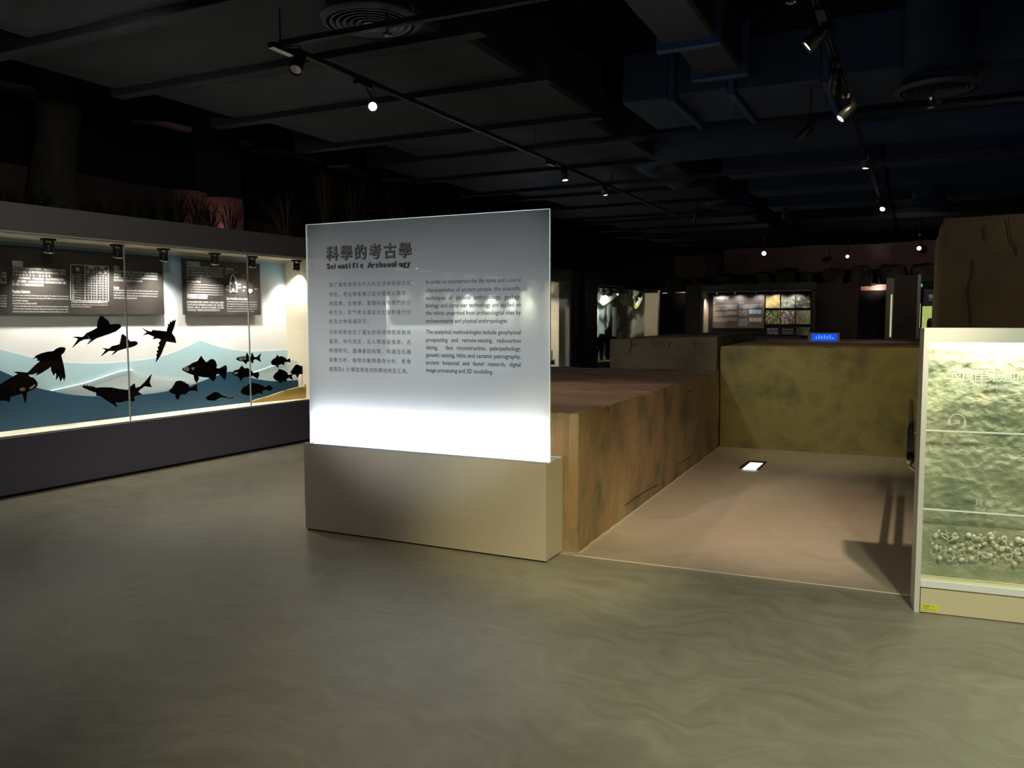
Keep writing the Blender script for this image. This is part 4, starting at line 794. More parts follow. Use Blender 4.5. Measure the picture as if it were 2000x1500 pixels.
# shells
M_sh = mat('cream_shell', (.80, .74, .60), .5, col2=(.62, .52, .38), scale=60)
def bm_ring(R=1, r=.16, open_=1.0, n=14):
    bm = bmesh.new(); tube(bm, [Vector((cos(2*pi*open_*k/n)*R, 0, sin(2*pi*open_*k/n)*R*.9)) for k in range(n+1)], [r*(1 if open_ == 1 else (.35+.65*sin(pi*k/n))) for k in range(n+1)], 6, cap=True); return bm
def bm_cup():
    bm = bmesh.new(); lathe(bm, Vector((0, 0, 0)), -EY, [(1, 0), (.95, .3), (.7, .6), (.35, .8), (0.01, .85)], 12); return bm
def bm_snail():
    bm = bmesh.new(); tube(bm, [Vector((cos(a)*(.25+a*.09), -.12*a, sin(a)*(.25+a*.09))) for a in [k*.55 for k in range(15)]], [.10+.022*k for k in range(15)], 7); return bm
def bm_chip():
    bm = bmesh.new(); lathe(bm, Vector((0, 0, 0)), -EY, [(.9, 0), (1, .15), (.75, .35), (0.01, .42)], 7)
    for v in bm.verts: v.co.x *= 1.2; v.co.z *= .75
    return bm
SHG = {'ring': (bm_ring(), 'small cream ring-shaped shell fragment in the shell layer of the right case', 'broken ring shells in the shell case'), 'arc': (bm_ring(1, .2, .6), 'cream crescent shell fragment in the shell layer of the right case', 'crescent shells in the shell case'),
       'cup': (bm_cup(), 'whole rounded cream clam shell in the shell layer of the right case', 'clam shells in the shell case'), 'snail': (bm_snail(), 'curled cream snail shell in the shell layer of the right case', 'snail shells in the shell case'), 'chip': (bm_chip(), 'flat cream shell chip in the shell layer of the right case', 'shell chips in the shell case')}
SHM = {}
for k, (bm, lb, gp) in SHG.items():
    bm.normal_update(); me = bpy.data.meshes.new('shell'); bm.to_mesh(me); bm.free(); me.materials.append(M_sh)
    for p in me.polygons: p.use_smooth = True
    SHM[k] = me
def c3(x, y): return 1800+x/10, 1000+y/10
SHL = [(280,460,45,'chip'),(330,380,38,'chip'),(395,430,25,'cup'),(465,480,55,'ring'),(515,375,38,'arc'),(555,520,45,'arc'),(660,450,60,'snail'),(630,520,38,'cup'),(215,610,24,'cup'),(205,535,20,'arc'),(290,690,45,'chip'),(365,690,25,'cup'),(430,710,45,'arc'),(560,735,36,'cup'),(640,690,38,'cup'),(645,780,38,'snail'),(230,810,34,'arc'),(355,895,42,'cup'),(480,855,38,'ring'),(555,915,48,'arc'),(630,890,26,'chip'),(715,1020,15,'chip'),
 (745,820,38,'ring'),(765,745,36,'chip'),(800,635,32,'chip'),(780,930,42,'cup'),(870,925,30,'ring'),(825,715,28,'chip'),(920,455,42,'cup'),(945,530,42,'arc'),(885,585,24,'chip'),(965,630,36,'ring'),(950,720,44,'cup'),(1020,470,32,'cup'),(1060,700,50,'ring'),(1035,760,24,'chip'),(975,905,44,'cup'),(1065,900,42,'ring'),(1100,510,50,'chip'),(1155,450,30,'cup'),(1130,655,30,'cup'),(1120,795,34,'chip'),
 (1235,615,42,'chip'),(1240,530,45,'arc'),(1360,520,42,'cup'),(1240,820,75,'snail'),(1335,850,48,'cup'),(1345,730,38,'arc'),(1400,600,38,'cup'),(1340,420,32,'chip'),(1380,470,42,'chip'),(1445,400,34,'snail'),(1455,670,38,'cup'),(1430,800,36,'chip'),(1430,945,32,'cup'),(1490,880,25,'chip'),(1530,430,40,'arc'),(1600,540,65,'snail'),(1590,620,65,'arc'),(1570,720,52,'cup'),(1590,840,30,'chip'),(1670,695,40,'chip'),(1755,645,36,'cup'),
 (1700,880,62,'ring'),(1745,725,26,'chip'),(1815,1005,46,'cup'),(1890,545,56,'cup'),(1960,415,38,'ring'),(1990,570,50,'cup'),(1870,750,66,'snail'),(1900,830,65,'arc'),(1930,635,25,'chip'),(1990,740,50,'chip'),(1930,915,42,'chip'),(1995,945,26,'arc'),(1780,800,30,'chip'),(2060,600,50,'cup'),(2080,760,48,'ring'),(2110,880,40,'chip')]
ORD = 'first second third fourth fifth sixth seventh eighth ninth tenth eleventh twelfth thirteenth fourteenth fifteenth sixteenth seventeenth eighteenth nineteenth twentieth'.split(); ORD += ['twenty-'+q for q in ORD[:9]]
SHL.sort(); cnt = {}
SHN = dict(ring='broken cream ring shell', arc='thin cream crescent shell', cup='rounded cream clam shell', snail='curled cream snail shell', chip='flat cream shell chip')
for (x, y, r, k) in SHL:
    cnt[k] = cnt.get(k, 0)+1
    u, v = c3(x, y); P = cas(u, v, .085); o = bpy.data.objects.new('shell', SHM[k]); COL.objects.link(o)
    R_ = r/10*P.y/1600*1.02
    o.location = P; o.rotation_euler = (random.uniform(-.5, .5), random.uniform(0, 6.28), random.uniform(-.5, .5)); o.scale = (R_, R_*(.8 if k != 'snail' else .5), R_*random.uniform(.75, 1))
    tag(o, '%s, %s of its kind from the case frame' % (SHN[k], ORD[cnt[k]-1]), 'shell', SHG[k][2])

# ================================================================== FAR SIDE
FY = 20.0
def fz(v, Y=FY, u=1480): return atY(u, v, Y).z
def fx(u, Y=FY, v=620): return atY(u, v, Y).x
def fbox(name, u0, v0, u1, v1, M, parent=None, y0=0, y1=.3, **pr):
    return box(name, (fx(u0, FY+y0), FY+y0, max(0, fz(v1, FY+y0, (u0+u1)/2))), (fx(u1, FY+y0), FY+y1, fz(v0, FY+y0, (u0+u1)/2)), M, parent, **pr)
t = thing('plant_showcase', 'far showcase with a brown text board and a grid of plant photographs', 'display case', (fx(1480), FY, 0))
M_dk = mat('dark_olive_frame', (.085, .085, .06), .6)
fbox('fascia', 1366, 553, 1592, 568, M_dk, t, 0, .6); fbox('left_post', 1366, 568, 1371, 760, M_dk, t, 0, .6); fbox('right_post', 1583.5, 568, 1592, 760, M_dk, t, 0, .6)
fbox('plinth', 1371, 690, 1583.5, 760, M_dk, t, 0, .5)
box('side_wall', (fx(1371.2), FY+.02, 1.0), (fx(1371.2)+.03, FY+.6, 2.2), M_beige, t)
bm = bmesh.new()
XB0, XB1 = fx(1372), fx(1583)
nsl = 24
M_slat = mat('black_slat', (.02, .019, .018), .5)
for k in range(nsl):
    z = 1.0+k*.05; box('slat', (XB0, FY+.55, z), (XB1, FY+.57, z+.042), M_slat, t)
box('back_panel', (XB0, FY+.575, 1.0), (XB1, FY+.6, 2.24), M_black, t)
box('light_trough', (XB0, FY+.0, fz(569.5)), (XB1, FY+.03, fz(567)), mat('pale_lip', (.5, .5, .42), .4), t)
bd = thing('text_board', 'grey-brown text board in the far plant showcase', 'board', (fx(1442), FY+.5, 1.4))
def f5(u, v, k=0): return atY(u, v, FY+.5-k)
FB5 = FY+.5
def fb5(name, u0, v0, u1, v1, M, parent, k=0.0, th=.03, **pr):
    a = atY(u0, v0, FB5); b = atY(u1, v1, FB5); return box(name, (a.x, FB5-k, b.z), (b.x, FB5-k+th, a.z), M, parent, **pr)
fb5('board', 1392.5, 577, 1492, 641, mat('brown_board', (.16, .135, .12), .4, col2=(.12, .10, .09), scale=1.5), bd)
it = lines(1394, 1424, 584.5, 4, ['植物遺留種類'], .085, 'chars', .02, lambda u, v: f5(u, v, .004))
it += lines(1394, 1414, 588.5, 4, ['Types of Plant Remains'], .03, 'one', 0, lambda u, v: f5(u, v, .004))
for y, n in ((597, 5), (610.5, 4), (622, 4)):
    it += lines(1394, 1397+(3 if y > 620 else 0), y-3.5, 4, ['種子'], .04, 'chars', .01, lambda u, v: f5(u, v, .004))
    it += lines(1394, 1439, y, 2.1, ['The remains of plants found in sites include the seeds and', 'charcoal, wood, fibre, pollen, phytoliths and the starch', 'that can be studied to know the food and environment and', 'the use of plants by people living in ancient times here', 'and the change of vegetation.'][:n], .034, 'one', 0, lambda u, v: f5(u, v, .004), .6)
it += lines(1443, 1453, 592.5, 4, ['Phytoliths'], .036, 'one', .01, lambda u, v: f5(u, v, .004))
it += lines(1443, 1488, 596, 2.1, ['Phytoliths are the tiny silica bodies that form in cells', 'of the plants and stay in the soil for thousands of years', 'after the plants have died; their shapes tell the species', 'that grew there.'], .034, 'one', 0, lambda u, v: f5(u, v, .004), .7)
it += lines(1443, 1460, 608, 2.1, ['Pollen and spores of', 'plants spread by the', 'wind and insects are', 'kept well in mud and', 'reveal the climate.'], .034, 'one', 0, lambda u, v: f5(u, v, .004))
it += lines(1443, 1460, 624, 2.1, ['Starch grains stay on', 'stone tools, pottery', 'and teeth and let us', 'know which plants had', 'been ground, cooked', 'and eaten by people', 'living in the past.'], .034, 'one', 0, lambda u, v: f5(u, v, .004))
lettering('printed_text', it, M_white, bd, (0, -1, 0))
for k, (u, v) in enumerate(((1463, 605), (1471.5, 605), (1480, 605), (1463, 620.5), (1471.5, 620.5), (1480, 620.5))):
    fb5('picture', u, v, u+7.5, v+8, mat('swatch', (.35, .6, .85) if k < 3 else (.62, .42, .28), .5, col2=(.6, .78, .9) if k < 3 else (.75, .58, .42), scale=20), bd, .004, .004)
def vormat(name, c1, c2, sc):
    M = bpy.data.materials.new(name); M.use_nodes = True; nt = M.node_tree; b = nt.nodes['Principled BSDF']; b.inputs['Roughness'].default_value = .4
    tc = nt.nodes.new('ShaderNodeTexCoord'); vo = nt.nodes.new('ShaderNodeTexVoronoi'); vo.inputs['Scale'].default_value = sc; r = nt.nodes.new('ShaderNodeValToRGB')
    r.color_ramp.elements[0].color = (*c1, 1); r.color_ramp.elements[0].position = .25; r.color_ramp.elements[1].color = (*c2, 1); r.color_ramp.elements[1].position = .6
    nt.links.new(tc.outputs['Object'], vo.inputs[0]); nt.links.new(vo.outputs['Distance'], r.inputs[0]); nt.links.new(r.outputs[0], b.inputs['Base Color']); return M
PH_ = [('golden rice stalks photograph, top left of the photo grid', mat('photo_rice', (.55, .30, .10), .4, col2=(.75, .72, .30), scale=9)), ('green-grey grain ears photograph, top middle of the photo grid', mat('photo_ears', (.13, .16, .10), .4, col2=(.48, .50, .40), scale=16)),
       ('dark seed photograph with white specks, top right of the photo grid', mat('photo_dark', (.09, .08, .06), .4, col2=(.55, .52, .45), scale=12, contrast=(.5, .72))), ('yellow-green beans photograph, middle left of the photo grid', vormat('photo_beans', (.72, .74, .28), (.12, .12, .03), 26)),
       ('white and brown pebble-like seeds photograph, centre of the photo grid', vormat('photo_seeds', (.9, .86, .82), (.22, .12, .08), 22)), ('brown-green seeds photograph, middle right of the photo grid', mat('photo_bg', (.25, .32, .10), .4, col2=(.62, .48, .34), scale=18)),
       ('green pods photograph, bottom right of the photo grid', mat('photo_pods', (.10, .12, .05), .4, col2=(.55, .62, .36), scale=3.5))]
rects = [(1496, 575.5, 1523, 601.5), (1526, 575.5, 1552, 601.5), (1555, 575.5, 1582, 601.5), (1495.5, 606.5, 1522.5, 633), (1525, 606.5, 1552, 633), (1555, 606.5, 1582, 633), (1555, 639, 1581, 666)]
for (lb, mm), (a, b, c_, d_) in zip(PH_, rects):
    o = fb5('photograph', a, b, c_, d_, mm, None, .0, .04); tag(o, lb, 'photograph', 'plant photographs in the far showcase')
for (u, s, m_) in ((1497, '文', 0), (1527, 'P', 1)):
    o = fb5('caption_panel', u, 640, u+25, 657, M_slat, None, 0, .04); tag(o, ('Chinese' if m_ == 0 else 'English')+' caption panel in the bottom row of the photo grid', 'sign')
    it = lines(u+1, u+22, 644.5, 4, ['遺址出土的植物' if m_ == 0 else 'Excavated Plant Seeds'], .05, 'chars' if m_ == 0 else 'one', .02, lambda a, b: f5(a, b, .004))
    it += lines(u+1, u+22, 648.5, 2.2, (['稻米粟黍豆類種子', '苦楝樹子炭化種實', '出土遺留植物種類'] if m_ == 0 else ['Rice, millet, beans and seeds', 'of chinaberry were found in', 'the sites of the plain.']), .036, 'chars' if m_ == 0 else 'one', 0, lambda a, b: f5(a, b, .004))
    lettering('printed_text', it, M_grey_t, o, (0, -1, 0))
lettering('header_lettering', lines(1373, 1418, 565.5, 4, ['植物遺留研究'], .11, 'chars', .02, lambda u, v: atY(u, v, FY-.01)), mat('grey_header_letters', (.22, .22, .18), .5), t, (0, -1, 0), .01)
for k, u in enumerate((1402, 1437, 1478, 1512, 1550)):
    c = atY(u, 571, FY+.2); lt = thing('case_spotlight', 'tiny spotlight over the far plant board, '+['leftmost', 'second from the left', 'middle one', 'second from the right', 'rightmost'][k], 'spotlight', (c.x, FY+.2, 2.16), 'spotlights over the plant board')
    bm = bmesh.new(); lathe(bm, Vector((c.x, FY+.2, 2.17)), Vector((0, .5, -1)), [(0, -.05), (.03, -.04), (.05, .04), (.0, .045)], 10); new('lamp_head', bm, M_chrome, lt)
    bm = bmesh.new(); tube(bm, [(c.x, FY+.2, 2.17), (c.x, FY+.2, 2.24)], .01, 5); new('stem', bm, M_lampblack, lt)
    spot((c.x, FY+.22, 2.14), (c.x+.05, FY+.55, 1.6), 42, (1, .95, .9), 120, .8)
spot((fx(1385), FY+.1, 2.1), (fx(1372), FY+.4, 1.3), 20, (1, .8, .6), 90, .8)

def part(name, label, cat, u0, v0, u1, v1, M, y0=0, y1=.3, zlo=None):
    o = fbox(name, u0, v0, u1, v1, M, None, y0, y1); return tag(o, label, cat)
part('partition', 'dark brown wall panel right of the far plant showcase', 'partition', 1592.5, 553, 1674, 900, M_darkwall, .1, .4)
part('partition', 'black sheet standing for the dark opening below the pink strip', 'partition', 1674.5, 567.5, 1728.5, 900, M_wallb, .6, .8)  # shade inside the opening given as a black sheet
t = thing('lit_niche', 'pink lit clay strip above the dark doorway at the far side', 'niche', (fx(1704), FY+.5, 2.2))
fbox('clay_back', 1679, 556, 1730, 567, mat('pink_clay', (.55, .32, .28), .8), t, .55, .6)
plate('black_leaf', [atY(u, v, FY+.5) for u, v in ((1694, 556.5), (1700, 553.5), (1708, 553), (1715, 555), (1708, 557.5), (1699, 557.5))], EY, .02, M_black, t)
spot((fx(1712), FY+.40, fz(568)), (fx(1712), FY+.6, fz(562)), 3.0, (1, .75, .7), 120, .9)
spot((fx(1704), FY+.2, fz(572)), (fx(1704), FY+.6, fz(561)), 6.0, (1, .75, .7), 100, .9)
t = thing('light_post', 'olive metal post with a narrow vertical light slit', 'post', (fx(1736), FY, 0))
fbox('post', 1729, 543, 1744.5, 900, M_olive, t, 0, .3); fbox('light_slit', 1738.5, 575, 1741.5, 658, emit('slit_light', (.75, .75, .45), .75), t, -.01, 0)
part('partition', 'dark brown panel between two olive posts at the far right', 'partition', 1745, 538, 1789.5, 900, M_darkwall, 0, .3)
part('post', 'narrow pale olive post beside the green sign', 'post', 1790, 536, 1796.5, 900, mat('pale_olive_post', (.28, .31, .2), .5), -.1, .3)
part('header_panel', 'grey-green header above the yellow-green lit panel', 'partition', 1797, 537, 1840, 556, mat('grey_green', (.20, .22, .15), .6), .6, .8)
g_ = part('exit_sign', 'tiny green lit sign beside the pale olive post', 'sign', 1796.8, 554.5, 1799.5, 560, emit('exit_green', (.08, .6, .4), .9), .1, .2)
g_ = thing('backlit_display', 'yellow-green lit panel with a dark text board above it', 'sign', (fx(1812), FY+1, 1.2))
fbox('yellow_panel', 1801, 598, 1824, 640, emit('yellow_green_backlight', (.42, .50, .14), .9), g_, .9, 1.0)
fbox('text_panel', 1802, 558, 1826, 597.5, mat('dark_panel', (.02, .022, .03), .4), g_, .9, 1.0)
fbox('side_light', 1794.8, 593, 1797.2, 640, emit('pale_yellow_slit', (.8, .8, .45), .9), g_, .15, .2)
lettering('printed_text', lines(1814, 1822, 582, 4, ['田野'], .09, 'chars', .03, lambda u, v: atY(u, v, FY+.88))+lines(1814, 1822, 587, 4, ['Fieldwork'], .04, 'one', .02, lambda u, v: atY(u, v, FY+.88)), mat('dim_letters', (.5, .5, .5), .5, emis=(.5, .5, .55), es=.15), g_, (0, -1, 0))
o = fbox('shelf', 1797, 641, 1840, 660, M_black, None, .5, .9); tag(o, 'black counter below the yellow-green panel', 'counter')
ob = rough_box('stone_silhouette', (fx(1813), FY+.5, fz(640)), (fx(1836), FY+.8, fz(622)), M_black, None, .06, .03); tag(ob, 'dark stone shape standing in front of the yellow-green panel', 'stone')
o = box('rail_top', (fx(1700, 15), 15, 1.20), (2.6, 15.05, atY(1700, 671, 15).z), mat('pale_edge', (.5, .55, .35), .4), None); tag(o, 'pale horizontal rail beyond the far earth block', 'rail')
spot((.6, 15.8, 3.2), (.2, 15, 1.2), 25, (.9, 1, .6), 60, .8)

# pillar and doorway between the deer showcase and plant showcase
part('partition', 'dark pillar left of the far plant showcase', 'partition', 1338, 556, 1365, 900, M_darkwall, 0, .4)
part('partition', 'black sheet standing for the dark doorway right of the forest showcase', 'partition', 1288, 573, 1337.5, 900, M_wallb, 1.2, 1.4)  # darkness of the gap put in as a black sheet
t = thing('lit_niche', 'small pink clay glow above the black doorway', 'niche', (fx(1318), FY+1, 2.3)); fbox('clay_back', 1306, 556, 1338, 572, mat('pink_clay_2', (.4, .2, .18), .8), t, 1.0, 1.1); spot((fx(1316), FY+.8, fz(573, FY+.8, 1316)), (fx(1316), FY+1.05, fz(568)), 3, (1, .7, .65), 110, .9)
# red clay walls over the showcases
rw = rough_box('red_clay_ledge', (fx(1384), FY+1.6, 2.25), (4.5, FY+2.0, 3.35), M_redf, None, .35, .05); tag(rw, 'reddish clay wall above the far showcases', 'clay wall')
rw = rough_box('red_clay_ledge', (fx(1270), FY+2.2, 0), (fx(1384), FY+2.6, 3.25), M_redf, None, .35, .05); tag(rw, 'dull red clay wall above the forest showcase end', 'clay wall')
spot((0, FY-2.5, 2.9), (-.5, FY+1.6, 2.9), 34, (1, .8, .72), 120, 1.0); spot((-4.3, FY+.8, 2.45), (-4.2, FY+1.6, 3.0), 2.0, (1, .4, .4), 130, 1.0)
# flat shards of black thatch along the top of the far showcases
for k, (u, v, w_, h_) in enumerate(((1300, 551, 34, 8), (1345, 549, 28, 9), (1395, 546, 40, 12), (1440, 547, 30, 10), (1480, 542, 22, 11), (1515, 540, 36, 16), (1560, 541, 26, 12), (1605, 540, 44, 17), (1660, 538, 40, 20), (1720, 533, 50, 18), (1780, 528, 60, 16))):
    a = atY(u, v, FY+.2); b = atY(u+w_, v-h_, FY+.2)
    o = rough_box('roof_thatch', (a.x, FY+.2, a.z-.25), (b.x, FY+1.3, b.z-.02), M_leaf, None, .07, .08, edge=.03, freq=4)
    tag(o, 'dark ragged thatch heap above the far showcases, number of heaps from the left: '+['one', 'two', 'three', 'four', 'five', 'six', 'seven', 'eight', 'nine', 'ten', 'eleven'][k], 'thatch', 'thatch heaps over the far showcases')

# ================================================================== PLANTS ON TOP OF THE LONG SHOWCASE
RW = 1.55
rw = rough_box('red_clay_ledge', (1.0, RW, Z3), (vs(430, 380, RW), RW+.4, vit(430, 384, RW).z), M_red, VF, .35, .04, ztop=lambda x, y: vit(430, 384, RW).z+.02); tag(rw, 'long dim red clay wall behind the plants on the showcase', 'clay wall')
rw = rough_box('red_clay_ledge', (vs(431, 380, RW-.3), RW-.3, Z3), (vs(479, 380, RW-.3), RW+.4, vit(455, 384, RW-.3).z), M_redp, VF, .2, .03); tag(rw, 'pink-lit clay corner behind the grass on the showcase', 'clay wall')
rw = rough_box('red_clay_ledge', (vs(480, 380, RW), RW, Z3), (20, RW+.4, 2.95), M_darkwall, VF, .4, .04); tag(rw, 'dark clay wall right of the pink-lit corner', 'clay wall')
spot(vp(vs(425, 420, 1.0), 1.0, Z3+.05), vp(vs(440, 420, 1.3), 1.3, Z3+.45), 8, (1, .55, .5), 130, .9)
spot(vp(4.8, 1.0, Z3+.1), vp(4.8, 1.6, Z3+.5), 1.1, (1, .5, .4), 150, 1.0)
dk = box('planter_deck', (SA, .76, Z3-.04), (20, RW+.0, Z3), M_black, None, fr=VF); tag(dk, 'black planting deck on top of the showcases', 'deck')
def tuft(label, s, dep, h, n, spread, M, group='grass tufts on the showcase'):
    base = vp(s, dep, Z3); t = thing('grass_tuft', label, 'plant', base, group); bm = bmesh.new()
    for k in range(n):
        a = random.uniform(0, 2*pi); r = spread*random.uniform(.3, 1); hh = h*random.uniform(.5, 1); d = Vector((cos(a), sin(a), 0)); side = Vector((-sin(a), cos(a), 0))*.007
        pts = [base+d*.02, base+d*r*.35+EZ*hh*.6, base+d*r*.75+EZ*hh*.95, base+d*r*1.1+EZ*hh*.82]
        A = [bm.verts.new(p-side*(1-.28*i)) for i, p in enumerate(pts)]; B = [bm.verts.new(p+side*(1-.28*i)) for i, p in enumerate(pts)]
        for i in range(3): bm.faces.new((A[i], A[i+1], B[i+1], B[i]))
    new('blades', bm, M, t, kind='stuff')
    return t
TU = [(8, .32, 'at the left photo edge'), (45, .30, 'left of the tree trunk'), (75, .35, 'at the left foot of the tree trunk'), (150, .28, 'right of the tree trunk'), (178, .28, 'second right of the tree trunk'), (205, .30, 'third right of the tree trunk'), (265, .36, 'left of the red wall pair'), (285, .34, 'right of the red wall pair'), (315, .50, 'before the dim red wall'), (345, .55, 'left of the pink glow'), (385, .52, 'at the left of the pink glow'), (412, .45, 'in the middle of the pink glow'), (448, .50, 'at the right of the pink glow')]
for u, h, w_ in TU:
    tuft('dark arching grass tuft on the showcase, '+w_, vs(u, 430, .95), .95, h, 60, h*.75, M_leaf)
tuft('dry pale-tipped grass tuft left of the glass panel', vs(560, 440, .95), .95, .75, 60, .7, M_straw)
tuft('tall feathery brown shrub above the glass panel corner', vs(635, 440, 1.0), 1.0, 1.3, 160, .35, M_straw); tuft('feathery brown shrub above the panel, second from its corner', vs(690, 440, 1.0), 1.0, 1.3, 200, .7, M_straw)
tuft('low brown shrub above the panel middle', vs(770, 450, 1.0), 1.0, 1.2, 160, .7, M_straw)
# tree trunk
s_ = vs(105, 390, 1.15); t = thing('tree_trunk', 'crooked dark tree trunk standing on the showcase at the left', 'tree', vp(s_, 1.15, Z3))
bm = bmesh.new(); L = [(104, 398, .36), (104, 375, .24), (106, 330, .22), (110, 280, .20), (116, 225, .215), (115, 180, .21), (105, 150, .2), (95, 122, .19), (85, 95, .17)]
PL = [vit(u, v, 1.15) for u, v, r in L]; PL[0].z = Z3-.0; tube(bm, PL, [r for *_, r in L], 14); new('trunk', bm, M_bark, t, smooth=True)
bm = bmesh.new(); tube(bm, [vit(90, 305, 1.15), vit(78, 292, 1.15), vit(72, 284, 1.1)], [.08, .06, .04], 8); new('branch_stub', bm, M_bark, t, smooth=True)

# ================================================================== CEILING SERVICES
# left insulated duct: a row of sheet sections with flanges
def cx(u, v, z): return atz(u, v, z)
t = thing('ventilation_duct', 'wide flat grey duct running back above the showcase side', 'duct', (-4.5, 8, 3.5))
yy = -1.0; k = 0
while yy < 22:
    w_ = 1.05 + .25*((k*37) % 5)/5; dz = .03*((k*53) % 3)
    box('duct_section', (-6.3+.25*((k*29) % 4), yy+.05, 3.48+dz), (-2.75-.12*((k*17) % 3), yy+w_, 3.95), M_duct, t, bevel=.03)
    box('flange', (-6.35, yy+w_-.02, 3.43+dz), (-2.7, yy+w_+.10, 3.98), M_ductband, t); yy += w_+.08; k += 1
z0 = 3.60; A = cx(1300, 195, z0); B = cx(1320, 250, z0)
t = thing('ventilation_duct', 'large navy cross duct high over the pit', 'duct', (1, A.y+.5, z0))
xs = [-2.62, -2.1, -1.55, -.75, .15, 1.4, 2.8, 4.4]
for k in range(7):
    box('duct_section', (xs[k]+.03, A.y, z0+(.02 if k % 2 else 0)), (xs[k+1]-.03, B.y, z0+.48+(.05 if k % 2 else 0)), M_blue, t, bevel=.02)
    box('flange', (xs[k+1]-.03, A.y-.035, z0-.035), (xs[k+1]+.03, B.y+.035, z0+.53), M_navy, t, bevel=.01)
# duct coming towards the camera, meeting the cross duct
z1 = 3.72; a1, a2 = cx(1297, 92, z1), cx(1400, 88, z1)
t = thing('ventilation_duct', 'grey-navy branch duct coming forward from the cross duct', 'duct', (a1.x, a1.y, z1))
box('duct_section', (a1.x, -1.0, z1), (a1.x+.42, a1.y-.05, z1+.4), mat('grey_navy_duct', (.025, .033, .055), .7), t, bevel=.02); box('flange', (a1.x-.05, a1.y-.06, z1-.06), (a1.x+.47, a1.y+.0, z1+.45), M_navy, t, bevel=.015)
box('duct_section', (a1.x+.08, a1.y+.0, z1-.02), (a1.x+.46, A.y-.30, z1+.38), mat('grey_navy_duct_2', (.022, .026, .042), .7), t, bevel=.02); box('flange', (a1.x+.02, A.y-.30, z1-.07), (a1.x+.52, A.y-.24, z1+.42), M_navy, t, bevel=.015)
box('duct_section', (a1.x+.08, A.y-.24, z1-.02), (a1.x+.46, A.y-.03, z1+.35), M_blue, t)
# second cross duct with an elbow
z2 = 3.55; e1 = cx(1250, 262, z2); e2 = cx(1540, 290, z2)
t = thing('ventilation_duct', 'navy duct with a rounded elbow behind the large cross duct', 'duct', (-1.8, e1.y, z2)); bm = bmesh.new()
cx0, cy0 = atz(1300, 300, z2).x, atz(1300, 300, z2).y
PTS = [Vector((2.5, cy0, z2+.15)), Vector((cx0+.2, cy0, z2+.15))]+[Vector((cx0+.2-.6*sin(a), cy0+.6-.6*cos(a), z2+.15)) for a in (.26, .52, .79, 1.05, 1.31, 1.57)]+[Vector((cx0-.4, cy0+2.2, z2+.15))]
tube(bm, PTS, .26, 16); new('round_duct', bm, M_blue, t, smooth=True)
for k, (v, lab) in enumerate(((330, 'first'), (372, 'second'), (405, 'third'), (432, 'fourth'), (455, 'fifth'))):
    P = cx(1500, v, 3.6); t = thing('ventilation_duct', 'dim navy cross duct far back under the ceiling, %s behind the elbow duct' % lab, 'duct', (0, P.y, 3.6), 'far cross ducts')
    for j in range(5): box('duct_section', (-2.5+j*2.1, P.y, 3.6), (-.45+j*2.1, P.y+.7, 4.0), M_blue if k < 3 else M_ductband, t, bevel=.02)
for j, P in enumerate((1, 2, 3)):
    pass
# ceiling diffusers on round drops
def diffuser(label, u, v, z, R, hdrop, rd, M):
    c = cx(u, v, z); c = Vector((c.x, c.y, z)); t = thing('ceiling_diffuser', label, 'air diffuser', c, 'round ceiling diffusers')
    bm = bmesh.new(); lathe(bm, c, EZ, [(rd, .0), (rd, hdrop), (rd*.97, hdrop+.05)], 24); new('duct_drop', bm, M_blue, t, smooth=True)
    bm = bmesh.new(); lathe(bm, c, EZ, [(R*.86, .0), (R, .02), (R, .03), (R*.80, .06), (rd, .08)], 36); new('outer_flange', bm, M, t, smooth=True)
    for q in (.80, .67, .54, .41, .28):
        bm = bmesh.new(); lathe(bm, c, EZ, [(R*q, -.0), (R*(q-.03), .0), (R*(q-.10), .045), (R*(q-.085), .05), (R*q, .006)], 32); new('cone_ring', bm, M, t, smooth=True)
    bm = bmesh.new(); lathe(bm, c, EZ, [(0, .0), (R*.14, .0), (R*.12, .02), (0, .02)], 20); new('centre_cap', bm, M, t)
    bm = bmesh.new(); lathe(bm, c, EZ, [(R*.86, .10), (0.001, .10)], 24); new('throat', bm, M_black, t)
M_dif = mat('slate_diffuser', (.055, .06, .085), .5)
diffuser('large round grey diffuser at the top left of the ceiling', 724, 48, 3.4, .32, .5, .26, M_dif)
diffuser('round navy diffuser on a thick drop at the right', 1832, 178, 3.4, .33, .9, .26, M_dif)
diffuser('small far diffuser left of the second track', 1434, 410, 3.4, .33, .45, .25, M_blue)
diffuser('faint far diffuser near the earth pillar', 1815, 400, 3.4, .33, .5, .25, M_blue)
# tracks
def track(label, P, Q, w=.018):
    t = thing('lighting_track', label, 'lighting track', P, 'lighting tracks')
    d = (Q-P).normalized(); sd = d.cross(EZ); bm = bmesh.new(); L_ = (Q-P).length
    boxf(bm, P, d, sd, EZ, (0, -w, 0), (L_, -w*.3, .03)); boxf(bm, P, d, sd, EZ, (0, w*.3, 0), (L_, w, .03)); boxf(bm, P, d, sd, EZ, (0, -w, .03), (L_, w, .036)); new('rail', bm, M_track, t)
    n = int(L_/2.2)+1
    for k in range(n+1):
        q = P+d*(L_*k/n); bm = bmesh.new(); tube(bm, [q+EZ*.036, q+EZ*1.35], .004, 4); new('hanger_rod', bm, M_track, t)
T1a = Vector((-3.72, cx(528, 95, 3.3).y, 3.3)); T1b = Vector((-3.72, 15, 3.3)); track('long lighting track along the left showcase side', T1a, T1b)
T2a = Vector((-.56, 2.0, 3.3)); T2b = Vector((-.50, 14.8, 3.3)); track('long lighting track over the pit at the right', T2a, T2b)
track('short cross track at the front end of the left track', T1a, T1a+Vector((2.2, .05, 0)))
